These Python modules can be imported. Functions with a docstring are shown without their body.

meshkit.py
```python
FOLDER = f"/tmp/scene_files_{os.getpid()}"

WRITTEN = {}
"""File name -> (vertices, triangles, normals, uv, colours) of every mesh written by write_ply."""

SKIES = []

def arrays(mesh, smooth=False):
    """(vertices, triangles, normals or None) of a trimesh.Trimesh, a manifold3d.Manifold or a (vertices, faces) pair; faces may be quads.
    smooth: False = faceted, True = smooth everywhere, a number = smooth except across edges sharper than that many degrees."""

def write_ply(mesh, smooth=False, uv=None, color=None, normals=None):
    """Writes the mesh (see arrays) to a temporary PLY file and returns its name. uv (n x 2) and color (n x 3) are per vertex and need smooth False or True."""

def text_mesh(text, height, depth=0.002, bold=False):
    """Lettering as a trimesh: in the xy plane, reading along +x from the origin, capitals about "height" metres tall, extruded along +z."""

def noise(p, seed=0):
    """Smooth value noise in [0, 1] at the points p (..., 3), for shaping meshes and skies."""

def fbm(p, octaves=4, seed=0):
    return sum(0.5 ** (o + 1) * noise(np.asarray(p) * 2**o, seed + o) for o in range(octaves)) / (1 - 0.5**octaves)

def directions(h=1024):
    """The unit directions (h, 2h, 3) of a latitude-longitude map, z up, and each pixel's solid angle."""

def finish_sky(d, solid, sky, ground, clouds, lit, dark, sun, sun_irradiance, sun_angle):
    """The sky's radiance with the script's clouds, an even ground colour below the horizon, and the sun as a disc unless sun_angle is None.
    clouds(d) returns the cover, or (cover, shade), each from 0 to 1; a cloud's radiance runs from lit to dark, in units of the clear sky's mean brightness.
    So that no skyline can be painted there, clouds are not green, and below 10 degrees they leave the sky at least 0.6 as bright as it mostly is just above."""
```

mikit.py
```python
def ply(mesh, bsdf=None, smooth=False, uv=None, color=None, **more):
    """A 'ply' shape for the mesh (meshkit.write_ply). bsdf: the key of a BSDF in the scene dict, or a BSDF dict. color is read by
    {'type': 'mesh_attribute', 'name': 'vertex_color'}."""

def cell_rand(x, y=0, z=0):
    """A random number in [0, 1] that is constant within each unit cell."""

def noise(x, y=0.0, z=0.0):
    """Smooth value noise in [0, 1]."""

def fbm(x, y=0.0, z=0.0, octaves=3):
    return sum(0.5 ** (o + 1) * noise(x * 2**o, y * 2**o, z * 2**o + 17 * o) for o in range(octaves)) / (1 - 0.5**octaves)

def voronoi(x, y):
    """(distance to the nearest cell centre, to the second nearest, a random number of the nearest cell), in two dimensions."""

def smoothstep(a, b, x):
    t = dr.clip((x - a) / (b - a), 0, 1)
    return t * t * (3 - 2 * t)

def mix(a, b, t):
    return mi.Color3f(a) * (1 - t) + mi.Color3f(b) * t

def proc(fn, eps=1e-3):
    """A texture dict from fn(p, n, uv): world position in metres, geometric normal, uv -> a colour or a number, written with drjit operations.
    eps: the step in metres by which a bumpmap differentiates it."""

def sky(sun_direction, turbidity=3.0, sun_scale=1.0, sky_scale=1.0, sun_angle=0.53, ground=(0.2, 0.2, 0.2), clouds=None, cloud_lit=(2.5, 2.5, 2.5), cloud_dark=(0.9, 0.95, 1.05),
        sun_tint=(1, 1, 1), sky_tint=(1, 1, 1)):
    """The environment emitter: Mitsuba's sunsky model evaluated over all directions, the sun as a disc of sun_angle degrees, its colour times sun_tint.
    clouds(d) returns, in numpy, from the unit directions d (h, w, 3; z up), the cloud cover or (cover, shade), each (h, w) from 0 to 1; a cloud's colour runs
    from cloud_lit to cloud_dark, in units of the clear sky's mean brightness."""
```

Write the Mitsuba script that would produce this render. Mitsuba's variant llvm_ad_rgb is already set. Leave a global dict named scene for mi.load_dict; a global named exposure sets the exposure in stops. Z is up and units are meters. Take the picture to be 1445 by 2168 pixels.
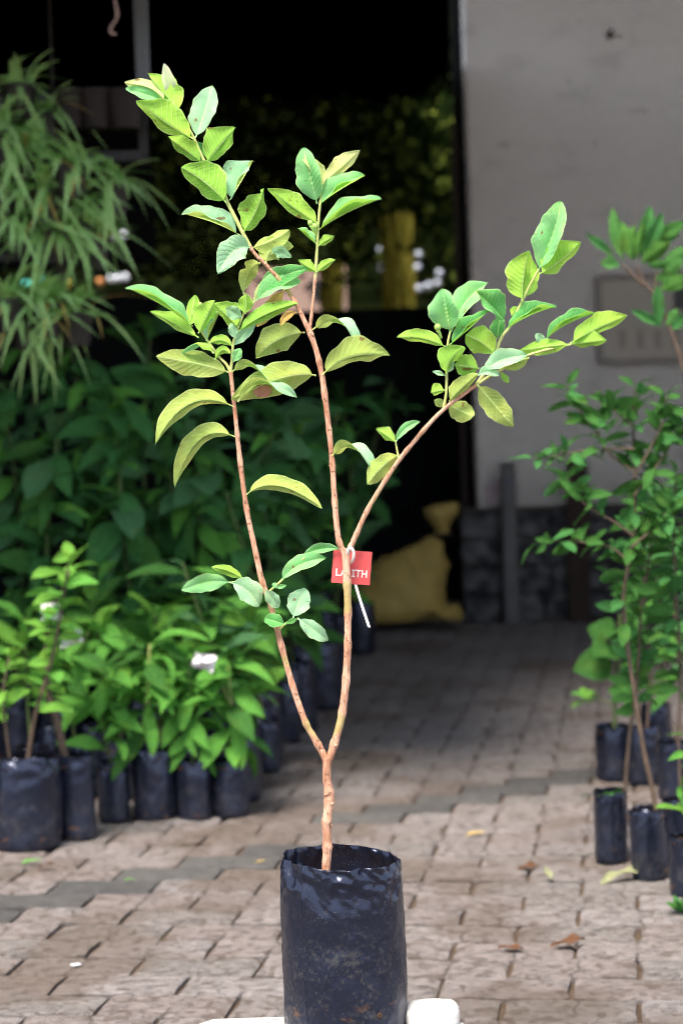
import math, random
import numpy as np, trimesh, drjit as dr, mitsuba as mi
import mikit, meshkit
from mikit import noise, fbm, cell_rand, voronoi, smoothstep, mix

# ------------------------------------------------------------------ camera, sky, exposure
H, FPX, W0, H0, HORIZON, ROLL = 1.22, 4300.0, 1445, 2168, 905.0, 1.8
pitch, roll = math.atan((H0 / 2 - HORIZON) / FPX), math.radians(ROLL)
CAM = np.array([0, 0, H])
FWD = np.array([0, math.cos(pitch), -math.sin(pitch)])
_R, _U = np.array([1.0, 0, 0]), np.array([0, math.sin(pitch), math.cos(pitch)])
RIGHT = math.cos(roll) * _R - math.sin(roll) * _U
UP = math.sin(roll) * _R + math.cos(roll) * _U
D0 = 3.25                                   # distance of the main sapling
scene, labels = {}, {}
scene['camera'] = {'type': 'thinlens', 'fov': math.degrees(2 * math.atan(W0 / 2 / FPX)), 'fov_axis': 'x',
    'to_world': mi.ScalarTransform4f().look_at(origin=CAM.tolist(), target=(CAM + FWD).tolist(), up=UP.tolist()),
    'aperture_radius': 0.0088, 'focus_distance': D0, 'near_clip': 0.05, 'far_clip': 400.0}
scene['sky'] = mikit.sky((-0.26, -0.50, 1.05), turbidity=3, sun_scale=0.7, sun_angle=26, sun_tint=(.95, .98, 1.06), sky_scale=0.8, clouds=lambda d: 0.72 + 0 * d[..., 0],
    cloud_lit=(1.84, 1.9, 2.02), ground=(0.25, 0.23, 0.22))
exposure = 3.02

def at(px, py, depth):
    """World point that stands DEPTH metres along the optical axis at a pixel of the 1445 x 2168 photograph."""
    return CAM + depth * (FWD + (px - W0 / 2) / FPX * RIGHT - (py - H0 / 2) / FPX * UP)
def ray(px, py):
    return FWD + (px - W0 / 2) / FPX * RIGHT - (py - H0 / 2) / FPX * UP
def ground(px, py, z=0.0):
    d = ray(px, py)
    return CAM + d * ((z - H) / d[2])
def aty(px, py, y):
    d = ray(px, py)
    return CAM + d * (y / d[1])

# ------------------------------------------------------------------ helpers
used = {}
def key_of(name, parent=None):
    base = f'{parent}__{name}' if parent else name
    n = used.get(base, -1) + 1
    used[base] = n
    return base if n == 0 else f'{base}_{n:03d}'
def tag(key, label=None, category=None, group=None, kind=None):
    d = labels.setdefault(key, {})
    for k, v in (('label', label), ('category', category), ('group', group), ('kind', kind)):
        if v: d[k] = v
def thing(name, label, category, group=None):
    k = key_of(name)
    tag(k, label, category, group)
    return k
def put(name, shape, parent=None, **props):
    k = key_of(name, parent)
    scene[k] = shape
    if props: tag(k, **props)
    return k
def mesh(name, m, bsdf, parent=None, smooth=False, uv=None, **props):
    return put(name, mikit.ply(m, bsdf, smooth=smooth, uv=uv), parent, **props)
def placed(shape, M):
    return {**shape, 'to_world': mi.ScalarTransform4f(M.tolist())}
def frame(o, x, z, s=(1, 1, 1)):
    x = np.asarray(x, float); x = x / np.linalg.norm(x)
    z = np.asarray(z, float) - np.dot(z, x) * x; z = z / (np.linalg.norm(z) + 1e-12)
    M = np.eye(4)
    M[:3, 0], M[:3, 1], M[:3, 2], M[:3, 3] = x * s[0], np.cross(z, x) * s[1], z * s[2], o
    return M
def spline(pts, n):
    """Catmull-Rom through the points."""
    p = np.asarray(pts, float)
    if len(p) < 3:
        t = np.linspace(0, 1, n)[:, None]
        return p[0] * (1 - t) + p[-1] * t
    q = np.vstack([2 * p[0] - p[1], p, 2 * p[-1] - p[-2]])
    out = []
    for s in np.linspace(0, len(p) - 1 - 1e-9, n):
        i = int(s); t = s - i
        a, b, c, d = q[i:i + 4]
        out.append(0.5 * (2 * b + (c - a) * t + (2 * a - 5 * b + 4 * c - d) * t * t + (3 * b - 3 * c + d - a) * t ** 3))
    return np.array(out)
def tube(points, radii, sides=8, cap=True, bump=0.0, seed=0):
    p = np.asarray(points, float)
    n = len(p)
    r = np.interp(np.linspace(0, 1, n), np.linspace(0, 1, len(np.atleast_1d(radii))), np.atleast_1d(radii)) if np.size(radii) != n else np.asarray(radii, float)
    t = np.gradient(p, axis=0)
    t /= np.linalg.norm(t, axis=1, keepdims=True) + 1e-12
    a = np.cross(t[0], [0.3, 1, 0.2]); a /= np.linalg.norm(a)
    A = []
    for k in range(n):
        a = a - np.dot(a, t[k]) * t[k]; a /= np.linalg.norm(a) + 1e-12
        A.append(a)
    A = np.array(A); B = np.cross(t, A)
    ang = np.arange(sides) * 2 * np.pi / sides
    v = p[:, None] + r[:, None, None] * (np.cos(ang)[None, :, None] * A[:, None] + np.sin(ang)[None, :, None] * B[:, None])
    if bump:
        nz = meshkit.fbm(v.reshape(-1, 3) * np.array([260, 260, 90]), 3, seed).reshape(n, sides, 1) - 0.5
        v = v + nz * bump * (v - p[:, None]) * 2
    v = v.reshape(-1, 3)
    i, j = np.meshgrid(np.arange(n - 1), np.arange(sides), indexing='ij')
    q = np.stack([i * sides + j, i * sides + (j + 1) % sides, (i + 1) * sides + (j + 1) % sides, (i + 1) * sides + j], -1).reshape(-1, 4)
    f = [q[:, [0, 1, 2]], q[:, [0, 2, 3]]]
    if cap:
        v = np.vstack([v, p[0] - t[0] * r[0] * .3, p[-1] + t[-1] * r[-1] * .5])
        jj = np.arange(sides); m = len(v)
        f += [np.stack([(jj + 1) % sides, jj, jj * 0 + m - 2], 1), np.stack([(n - 1) * sides + jj, (n - 1) * sides + (jj + 1) % sides, jj * 0 + m - 1], 1)]
    return trimesh.Trimesh(v, np.vstack(f), process=False)
def box(sx, sy, sz, c=(0, 0, 0), ch=0.0):
    m = trimesh.creation.box((sx, sy, sz)) if not ch else chbox(sx, sy, sz, ch)
    m.apply_translation(c)
    return m
def chbox(sx, sy, sz, c):
    pts = [(a * (sx / 2 - (c if k != 0 else 0)), b * (sy / 2 - (c if k != 1 else 0)), d * (sz / 2 - (c if k != 2 else 0)))
           for a in (-1, 1) for b in (-1, 1) for d in (-1, 1) for k in range(3)]
    return trimesh.convex.convex_hull(np.array(pts))
def rot(m, deg, axis=(0, 0, 1), about=(0, 0, 0)):
    m.apply_transform(trimesh.transformations.rotation_matrix(math.radians(deg), axis, about))
    return m
def rough(m, amp, freq, seed=0):
    v = np.array(m.vertices)
    n = np.array(m.vertex_normals)
    m.vertices = v + n * ((meshkit.fbm(v * freq, 3, seed) - .5) * 2 * amp)[:, None]
    return m

# ------------------------------------------------------------------ materials
def mat(name, d):
    scene[name] = d
    return name
def col(c): return {'type': 'rgb', 'value': list(c)}
def princ(c, r=0.6, spec=0.5, **k):
    return {'type': 'twosided', 'b': {'type': 'principled', 'base_color': c if isinstance(c, dict) else col(c), 'roughness': r, 'specular': spec, **k}}

TONES = [  # top colour, underside colour, vein strength
    ((.30, .74, .30), (.44, .80, .12)),    # 0 young guava leaf, top lightened with painted sky sheen
    ((.14, .48, .14), (.34, .70, .10)),    # 1 mature green
    ((.42, .77, .48), (.47, .63, .16)),    # 2 old: sky sheen painted into the pale top, olive underside
    ((.72, .50, .16), (.74, .52, .16)),    # 3 dry yellow
    ((.78, .86, .62), (.76, .86, .36)),    # 4 newest leaf
    ((.12, .35, .065), (.16, .40, .065)),   # 5 seedling, bright
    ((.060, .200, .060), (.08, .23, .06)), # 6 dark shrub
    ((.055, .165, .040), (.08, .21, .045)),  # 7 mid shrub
    ((.44, .72, .29), (.46, .74, .29)),    # 8 strap leaf
    ((.15, .080, .048), (.15, .080, .05)),    # 9 brown dead leaf
    ((.15, .36, .06), (.20, .40, .06)),    # 10 yellowish seedling leaf
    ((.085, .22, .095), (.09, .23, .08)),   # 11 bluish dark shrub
    ((.34, .37, .21), (.36, .37, .22)),    # 12 pale dry
]
def tone_pick(tn, under):
    a, b = mi.Color3f(*TONES[0][0]), mi.Color3f(*TONES[0][1])
    for k, (t, u) in enumerate(TONES[1:], 1):
        hit = (tn > k - .5) & (tn < k + .5)
        a, b = dr.select(hit, mi.Color3f(*t), a), dr.select(hit, mi.Color3f(*u), b)
    return dr.select(under, b, a)
def leaf_color(p, n, uv):
    under = uv.x > 1.5
    u = dr.select(under, uv.x - 2, uv.x)
    tn = dr.floor(uv.y * 0.5)
    v = uv.y - 2 * tn
    s = dr.abs(v - .5) * 2
    base = tone_pick(tn, under)
    ph = u * 11 - s * 2.4
    fr = dr.abs(ph - dr.floor(ph) - .5)
    vein = smoothstep(.33, .48, fr) * smoothstep(1.0, .8, s) * smoothstep(.05, .12, u)
    rim = smoothstep(.90, .97, s) * smoothstep(.08, .14, u)  # pale edge highlight painted into the leaf colour
    mid = smoothstep(.085, .02, s) + smoothstep(.06, .03, u)
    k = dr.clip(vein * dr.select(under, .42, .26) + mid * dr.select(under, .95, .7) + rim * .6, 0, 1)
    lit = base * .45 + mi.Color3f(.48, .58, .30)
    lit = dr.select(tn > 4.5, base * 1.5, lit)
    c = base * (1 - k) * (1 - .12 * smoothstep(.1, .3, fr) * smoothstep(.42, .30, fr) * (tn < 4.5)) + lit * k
    f = fbm(p.x * 60, p.y * 60, p.z * 60, 3)
    c = c * (.80 + .40 * f)
    yl = smoothstep(.56, .78, fbm(p.x * 23 + 5, p.y * 23, p.z * 23, 2))
    c = mix(c, mi.Color3f(c.x * 1.25 + .03, c.y * 1.02, c.z * .8), yl * .35)
    sp = smoothstep(.84, .90, noise(p.x * 330, p.y * 330, p.z * 330)) * smoothstep(.58, .72, noise(p.x * 31 + 9, p.y * 31, p.z * 31))
    c = mix(c, mi.Color3f(.16, .09, .04), sp * dr.select(tn < 4.5, .75, .4))
    br = smoothstep(1.0, 1.05, noise(p.x * 75 + 3, p.y * 75, p.z * 75) + .16 * fbm(p.x * 300, p.y * 300, p.z * 300, 2) + .04 * s)
    c = mix(c, mi.Color3f(.27, .13, .06), br * dr.select(tn < 4.5, .8, .0))
    return c
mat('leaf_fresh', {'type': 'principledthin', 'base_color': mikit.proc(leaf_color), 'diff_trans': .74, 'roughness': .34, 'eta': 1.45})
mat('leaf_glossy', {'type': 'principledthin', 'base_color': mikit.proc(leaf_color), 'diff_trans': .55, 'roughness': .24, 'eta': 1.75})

def bark_color(p, n, uv):
    f = fbm(p.x * 420, p.y * 420, p.z * 60, 3)
    g = fbm(p.x * 40 + 3, p.y * 40, p.z * 28, 3)
    c = mix((.42, .20, .12), (.76, .48, .35), smoothstep(.3, .72, f * .5 + g * .5))
    sp = smoothstep(.74, .82, noise(p.x * 300, p.y * 300, p.z * 240))
    c = mix(c, (.14, .07, .04), sp * .7)
    return mix(c, (.42, .42, .14), smoothstep(.66, .78, noise(p.x * 26, p.y * 26, p.z * 20 + 4)) * .6)
mat('bark', {'type': 'twosided', 'b': {'type': 'bumpmap', 'scale': 1.0, 't': mikit.proc(lambda p, n, uv: .0012 * fbm(p.x * 350, p.y * 350, p.z * 110, 3), eps=4e-4),
    'b': {'type': 'principled', 'base_color': mikit.proc(bark_color), 'roughness': .62, 'specular': .35}}})
mat('bark_grey', princ(mikit.proc(lambda p, n, uv: mix((.062, .045, .034), (.16, .118, .09), fbm(p.x * 90, p.y * 90, p.z * 35, 3))), .7, .3))
mat('green_stem', princ(mikit.proc(lambda p, n, uv: mix((.42, .50, .13), (.66, .70, .30), fbm(p.x * 160, p.y * 160, p.z * 50, 3))), .5, .4))
mat('bud_green', princ((.40, .62, .16), .45))
mat('stem_dark', princ((.10, .15, .05), .6, .3))

def bag_dust(p, uv):
    low = smoothstep(.95, .35, uv.y)
    return smoothstep(.58 - .10 * low, .84 - .10 * low, .35 * fbm(p.x * 40 + 7, p.y * 40, p.z * 30, 2) + .65 * fbm(p.x * 240, p.y * 240, p.z * 150, 3)) * (.25 + .75 * low)
def bag_color(p, n, uv):
    f = fbm(p.x * 18, p.y * 18, p.z * 12, 4)
    low = smoothstep(.9, .1, uv.y)
    sp = smoothstep(.76, .88, noise(p.x * 560, p.y * 560, p.z * 560)) * smoothstep(.42, .66, fbm(p.x * 26, p.y * 26, p.z * 26, 2))
    mud = smoothstep(.64, .74, fbm(p.x * 38 + p.z * 12, p.y * 38 + 11, p.z * 70, 4)) * smoothstep(.30, .05, uv.y)
    c = mix((.004, .0055, .011), (.009, .0125, .027), f)  # blue sky reflection painted into the black plastic's base colour
    c = mix(c, (.052, .052, .056), bag_dust(p, uv) * .6)
    c = mix(c, (.22, .22, .22), sp * .3)
    return mix(c, (.19, .105, .055), mud * .7)
def bag_rough(p, n, uv):
    return .27 + .25 * bag_dust(p, uv) + .10 * smoothstep(.8, .3, uv.y)
def bag_crease(p, n, uv):
    w = fbm(p.x * 12, p.y * 12, p.z * 12, 2)
    r1 = dr.abs(fbm(p.x * 6 + p.z * 7 + w * .8, p.y * 6 - p.z * 5, p.z * 8 + w * .9, 2) - .5) * 2
    k = smoothstep(.38, .62, fbm(p.x * 7 + 4, p.y * 7, p.z * 6, 2)) * (.15 + .85 * smoothstep(.5, .95, uv.y))
    return -.0040 * k * smoothstep(.0, .8, r1) + .0007 * fbm(p.x * 60, p.y * 60, p.z * 45, 2) + .00022 * fbm(p.x * 300, p.y * 300, p.z * 300, 2)
mat('bag_plastic', {'type': 'twosided', 'b': {'type': 'bumpmap', 'scale': 1.0, 't': mikit.proc(bag_crease, eps=1.2e-3),
    'b': {'type': 'principled', 'base_color': mikit.proc(bag_color), 'roughness': mikit.proc(bag_rough), 'specular': .7, 'spec_tint': .4}}})  # specular tint carries the painted sky blue into the sheen
def soil_color(p, n, uv): return mix((.05, .028, .018), (.15, .085, .05), fbm(p.x * 120, p.y * 120, p.z * 120, 3))
mat('soil', {'type': 'diffuse', 'reflectance': mikit.proc(soil_color)})

# pavers -----------------------------------------------------------
PA = math.radians(8.0)
PL, PWD = 0.285, 0.158                                           # paver module
EX, EY = np.array([math.cos(PA), -math.sin(PA), 0]), np.array([math.sin(PA), math.cos(PA), 0])
def paver_cell(p):
    a = p.x * math.cos(PA) - p.y * math.sin(PA)
    b = p.x * math.sin(PA) + p.y * math.cos(PA)
    j = dr.floor(b / PWD)
    i = dr.floor(a / PL - .5 * j)
    return i, j
def paver_mid(p):
    a = p.x * math.cos(PA) - p.y * math.sin(PA)
    b = p.x * math.sin(PA) + p.y * math.cos(PA)
    q = a / PL - .5 * dr.floor(b / PWD)
    q = q - dr.floor(q) + (noise(p.x * 24, p.y * 24, 3) - .5) * .10
    return smoothstep(.022, .0, dr.abs(q - .52)) * smoothstep(.25, .55, noise(p.x * 13, p.y * 13, 8))
def paver_ridge(p):
    w = fbm(p.x * 9, p.y * 9, 0, 2)
    return dr.abs(fbm(p.x * 16 + w * 2.5, p.y * 38 + w * 3, 3.0, 3) - .5) * 2
def paver_relief(p):
    crack = smoothstep(.14, .0, paver_ridge(p))
    return .009 * fbm(p.x * 55, p.y * 80, 2.0, 4) + .006 * fbm(p.x * 190, p.y * 230, 1.0, 2) - .003 * crack - .005 * paver_mid(p)
def paver_color(p, n, uv):
    i, j = paver_cell(p)
    t, t2 = cell_rand(i, j, 5), cell_rand(i, j, 9)
    c = mix((.158, .140, .138), (.182, .171, .175), t)
    c = mix(c, (.150, .142, .142), smoothstep(.72, .9, t2))
    c = c * (.60 + .78 * fbm(p.x * 60, p.y * 75, 5.0, 4)) * (1 - .45 * smoothstep(.11, .0, paver_ridge(p))) * (1 - .5 * paver_mid(p))
    st = smoothstep(.52, .70, fbm(p.x * 3.1, p.y * 3.1, 7.0, 4))
    c = mix(c, (.088, .068, .055), st * .6)
    return mix(c, (.06, .045, .035), smoothstep(.72, .8, noise(p.x * 48, p.y * 48, 4)) * .55)
def dark_paver_color(p, n, uv):
    i, j = paver_cell(p)
    return mix((.062, .063, .066), (.092, .092, .093), cell_rand(i, j, 5)) * (.65 + .6 * fbm(p.x * 38, p.y * 38, 5.0, 4))
def with_bump(color, fn, r=.85, spec=.25, eps=2e-3):
    return {'type': 'twosided', 'b': {'type': 'bumpmap', 'scale': 1.0, 't': mikit.proc(fn, eps=eps), 'b': {'type': 'principled', 'base_color': mikit.proc(color), 'roughness': r, 'specular': spec}}}
mat('paver_stone', with_bump(paver_color, lambda p, n, uv: paver_relief(p)))
mat('paver_dark', with_bump(dark_paver_color, lambda p, n, uv: paver_relief(p)))
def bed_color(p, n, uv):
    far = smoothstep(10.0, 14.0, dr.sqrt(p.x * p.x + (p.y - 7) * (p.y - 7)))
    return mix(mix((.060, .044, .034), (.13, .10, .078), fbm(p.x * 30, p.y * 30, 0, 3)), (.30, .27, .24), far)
mat('soil_bed', {'type': 'diffuse', 'reflectance': mikit.proc(bed_color)})

def plaster_color(p, n, uv):
    f = fbm(p.x * 2.2, p.y * 2.2, p.z * 1.3, 4)
    c = mix((.73, .69, .645), (.82, .78, .73), f)
    st = smoothstep(.55, .85, fbm(p.x * 9, p.y, p.z * 4 + 3, 4)) * smoothstep(1.3, .75, p.z)
    c = mix(c, (.20, .165, .15), st * .7)
    c = mix(c, (.26, .24, .225), smoothstep(.55, .8, fbm(p.x * 3.5 + 4, p.y, p.z * 5 + 1, 4)) * .22)
    c = mix(c, (.15, .13, .12), smoothstep(.90, .96, noise(p.x * 13, p.y * 13, p.z * 11)) * .3)
    grime = smoothstep(1.0, .70, p.z)
    return mix(c, (.36, .335, .32), grime * .5) * (.94 + .12 * fbm(p.x * 40, p.y * 40, p.z * 40, 3))
mat('plaster', with_bump(plaster_color, lambda p, n, uv: .002 * fbm(p.x * 60, p.y * 60, p.z * 60, 3), .9, .2))
mat('stone_dark', with_bump(lambda p, n, uv: mix((.035, .038, .044), (.17, .17, .175), smoothstep(.3, .75, fbm(p.x * 13, p.y * 13, p.z * 13, 4))), lambda p, n, uv: .02 * fbm(p.x * 22, p.y * 22, p.z * 22, 4), .8, .3))
mat('mortar', {'type': 'diffuse', 'reflectance': mikit.proc(lambda p, n, uv: mix((.06, .055, .05), (.11, .10, .09), fbm(p.x * 30, p.y * 30, p.z * 30, 3)))})
mat('brown_wood', princ(mikit.proc(lambda p, n, uv: mix((.022, .013, .010), (.055, .032, .022), fbm(p.x * 30, p.y * 30, p.z * 4, 3))), .6, .3))
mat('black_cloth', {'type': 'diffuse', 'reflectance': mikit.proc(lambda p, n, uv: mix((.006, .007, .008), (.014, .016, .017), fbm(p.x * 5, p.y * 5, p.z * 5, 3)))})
mat('blue_grey_steel', princ(mikit.proc(lambda p, n, uv: mix((.13, .155, .18), (.21, .24, .27), fbm(p.x * 14, p.y * 14, p.z * 6, 3))), .5, .4))
mat('grey_steel', princ(mikit.proc(lambda p, n, uv: mix((.085, .085, .088), (.17, .165, .165), fbm(p.x * 20, p.y * 20, p.z * 7, 3))), .5, .4))
mat('cabinet_paint', princ(mikit.proc(lambda p, n, uv: mix((.50, .455, .38), (.60, .55, .47), fbm(p.x * 5, p.y * 5, p.z * 5, 3))), .5, .3))
mat('cabinet_frame', princ((.36, .33, .30), .6, .3))
mat('dark_glass', princ((.03, .032, .036), .2, .5))
mat('faint_smudge', princ((.40, .355, .30), .7, .2))
def sack_color(p, n, uv):
    weave = .88 + .12 * noise(p.x * 260, p.y * 260, p.z * 260)
    return mix((.40, .29, .075), (.64, .48, .15), fbm(p.x * 8, p.y * 8, p.z * 8, 4)) * weave
mat('sack_weave', princ(mikit.proc(sack_color), .6, .3))
mat('cord_dark', princ((.04, .03, .025), .7))
mat('moss_strands', princ(mikit.proc(lambda p, n, uv: mix((.34, .29, .03), (.72, .62, .10), fbm(p.x * 30, p.y * 30, p.z * 9, 3))), .8, .2))
mat('white_plastic', princ(mikit.proc(lambda p, n, uv: mix((.66, .66, .65), (.10, .07, .05), smoothstep(.80, .86, noise(p.x * 130, p.y * 130, p.z * 130)) * smoothstep(.5, .7, noise(p.x * 22, p.y * 22, p.z * 22)))), .35, .5))
mat('white_spot', princ((.74, .81, .92), .5, .4))
mat('dull_spot', princ((.50, .56, .68), .5, .4))
mat('teal_spot', princ((.10, .68, .60), .4, .4))
mat('yellow_spot', princ((.80, .66, .10), .4, .4))
mat('orange_spot', princ((.75, .32, .10), .4, .4))
mat('tag_red', princ(mikit.proc(lambda p, n, uv: mix((.62, .065, .075), (.74, .13, .13), fbm(p.x * 40, p.y * 40, p.z * 40, 3))), .4, .5))
mat('tag_white', princ((.86, .86, .85), .5, .4))
mat('pot_black', princ((.018, .016, .016), .5, .4))
mat('pot_brown', princ((.022, .016, .014), .6, .3))
mat('pink_plaster', {'type': 'diffuse', 'reflectance': mikit.proc(lambda p, n, uv: mix((.30, .21, .18), (.40, .29, .25), fbm(p.x * 2, p.y * 2, p.z * 2, 3)))})
mat('roof_dark', princ((.10, .06, .05), .8))
mat('dry_twig', princ(mikit.proc(lambda p, n, uv: mix((.28, .19, .17), (.48, .36, .33), fbm(p.x * 90, p.y * 90, p.z * 90, 2))), .7, .3))
mat('paper_label', princ((.80, .80, .84), .6, .3))
mat('creeper_leaf', {'type': 'principledthin', 'base_color': mikit.proc(lambda p, n, uv: mix((.014, .030, .008), (.55, .70, .12), smoothstep(.80, 1.0, cell_rand(dr.floor(p.x * 11), dr.floor(p.y * 11), dr.floor(p.z * 11))) )), 'diff_trans': .7, 'roughness': .4})
mat('tree_dark', {'type': 'diffuse', 'reflectance': mikit.proc(lambda p, n, uv: mix((.004, .007, .003), (.016, .024, .007), fbm(p.x * 3, p.y * 3, p.z * 3, 4)))})
mat('pink_stain', princ(mikit.proc(lambda p, n, uv: mix((.60, .57, .56), (.52, .33, .42), smoothstep(.42, .55, fbm(p.x * 45, p.y * 45, p.z * 38, 4)))), .8, .2))

# ------------------------------------------------------------------ setting: ground and pavers
g = trimesh.Trimesh([[-150, -150, -.013], [150, -150, -.013], [150, 250, -.013], [-150, 250, -.013]], [[0, 1, 2], [0, 2, 3]], process=False)
mesh('ground', g, 'soil_bed', kind='structure', label='dark soil and paving bed under the whole yard')
rng = np.random.default_rng(11)
def paver_mesh(seed):
    r = np.random.default_rng(seed)
    # outline with uneven edges, narrower at the ends (the cross joints are open wedges)
    top, nx = [], 6
    gx, gy = PL - .010, PWD - .004
    xs = np.linspace(-gx / 2, gx / 2, nx)
    ring = [(x, -gy / 2 + (0 if 0 < k < nx - 1 else .004) + r.uniform(-.004, .004)) for k, x in enumerate(xs)]
    ring += [(gx / 2 + r.uniform(-.006, .003), r.uniform(-.02, .02))]
    ring += [(x, gy / 2 - (0 if 0 < k < nx - 1 else .004) + r.uniform(-.004, .004)) for k, x in reversed(list(enumerate(xs)))]
    ring += [(-gx / 2 + r.uniform(-.003, .006), r.uniform(-.02, .02))]
    ring = np.array(ring); n = len(ring)
    inner = ring * np.array([1 - .018 / gx * 1.2, 1 - .018 / gy]) 
    hgt = r.uniform(-.0022, .0022, n)
    v = np.vstack([np.c_[ring, np.full(n, -.02)], np.c_[ring, -.0045 + hgt], np.c_[inner, .0005 + hgt], [[-gx * .25, 0, r.uniform(0, .003)], [gx * .25, 0, r.uniform(0, .003)]]])
    f = []
    for a in (0, 1):
        for k in range(n):
            k2 = (k + 1) % n
            f += [[a * n + k, a * n + k2, (a + 1) * n + k2], [a * n + k, (a + 1) * n + k2, (a + 1) * n + k]]
    c1, c2 = 3 * n, 3 * n + 1
    for k in range(n):
        k2 = (k + 1) % n
        m = (v[2 * n + k, 0] + v[2 * n + k2, 0]) / 2
        f.append([2 * n + k, 2 * n + k2, c2 if m > 0 else c1])
    top_i, bot_i = [k for k in range(n) if v[2 * n + k, 0] <= 0], None
    # close the middle between the two fans
    def cross(sgn):
        for k in range(n):
            k2 = (k + 1) % n
            a, b = v[2 * n + k, 0], v[2 * n + k2, 0]
            if (a + b) / 2 > 0 and (v[2 * n + (k - 1) % n, 0] + a) / 2 <= 0: f.append([2 * n + k, c2, c1])
            if (a + b) / 2 <= 0 and (v[2 * n + (k - 1) % n, 0] + a) / 2 > 0: f.append([2 * n + k, c1, c2])
    cross(1)
    return trimesh.Trimesh(v, f, process=False)
PV = [paver_mesh(100 + k) for k in range(10)]
PVL = [mikit.ply(m, 'paver_stone', smooth=35) for m in PV]
PVD = [mikit.ply(m, 'paver_dark', smooth=35) for m in PV]
cells = []
for j in range(8, 90):
    for i in range(-60, 60):
        c = EX * (i + .5 + .5 * j) * PL + EY * (j + .5) * PWD
        q = c - CAM
        z = q @ FWD
        if not (1.6 < c[1] < 13.6 and -2.6 < c[0] < 3.2): continue
        x, y = W0 / 2 + FPX * (q @ RIGHT) / z, H0 / 2 - FPX * (q @ UP) / z
        cells.append((z, i, j, c, x, y))
cells.sort(key=lambda t: t[0])
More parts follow.
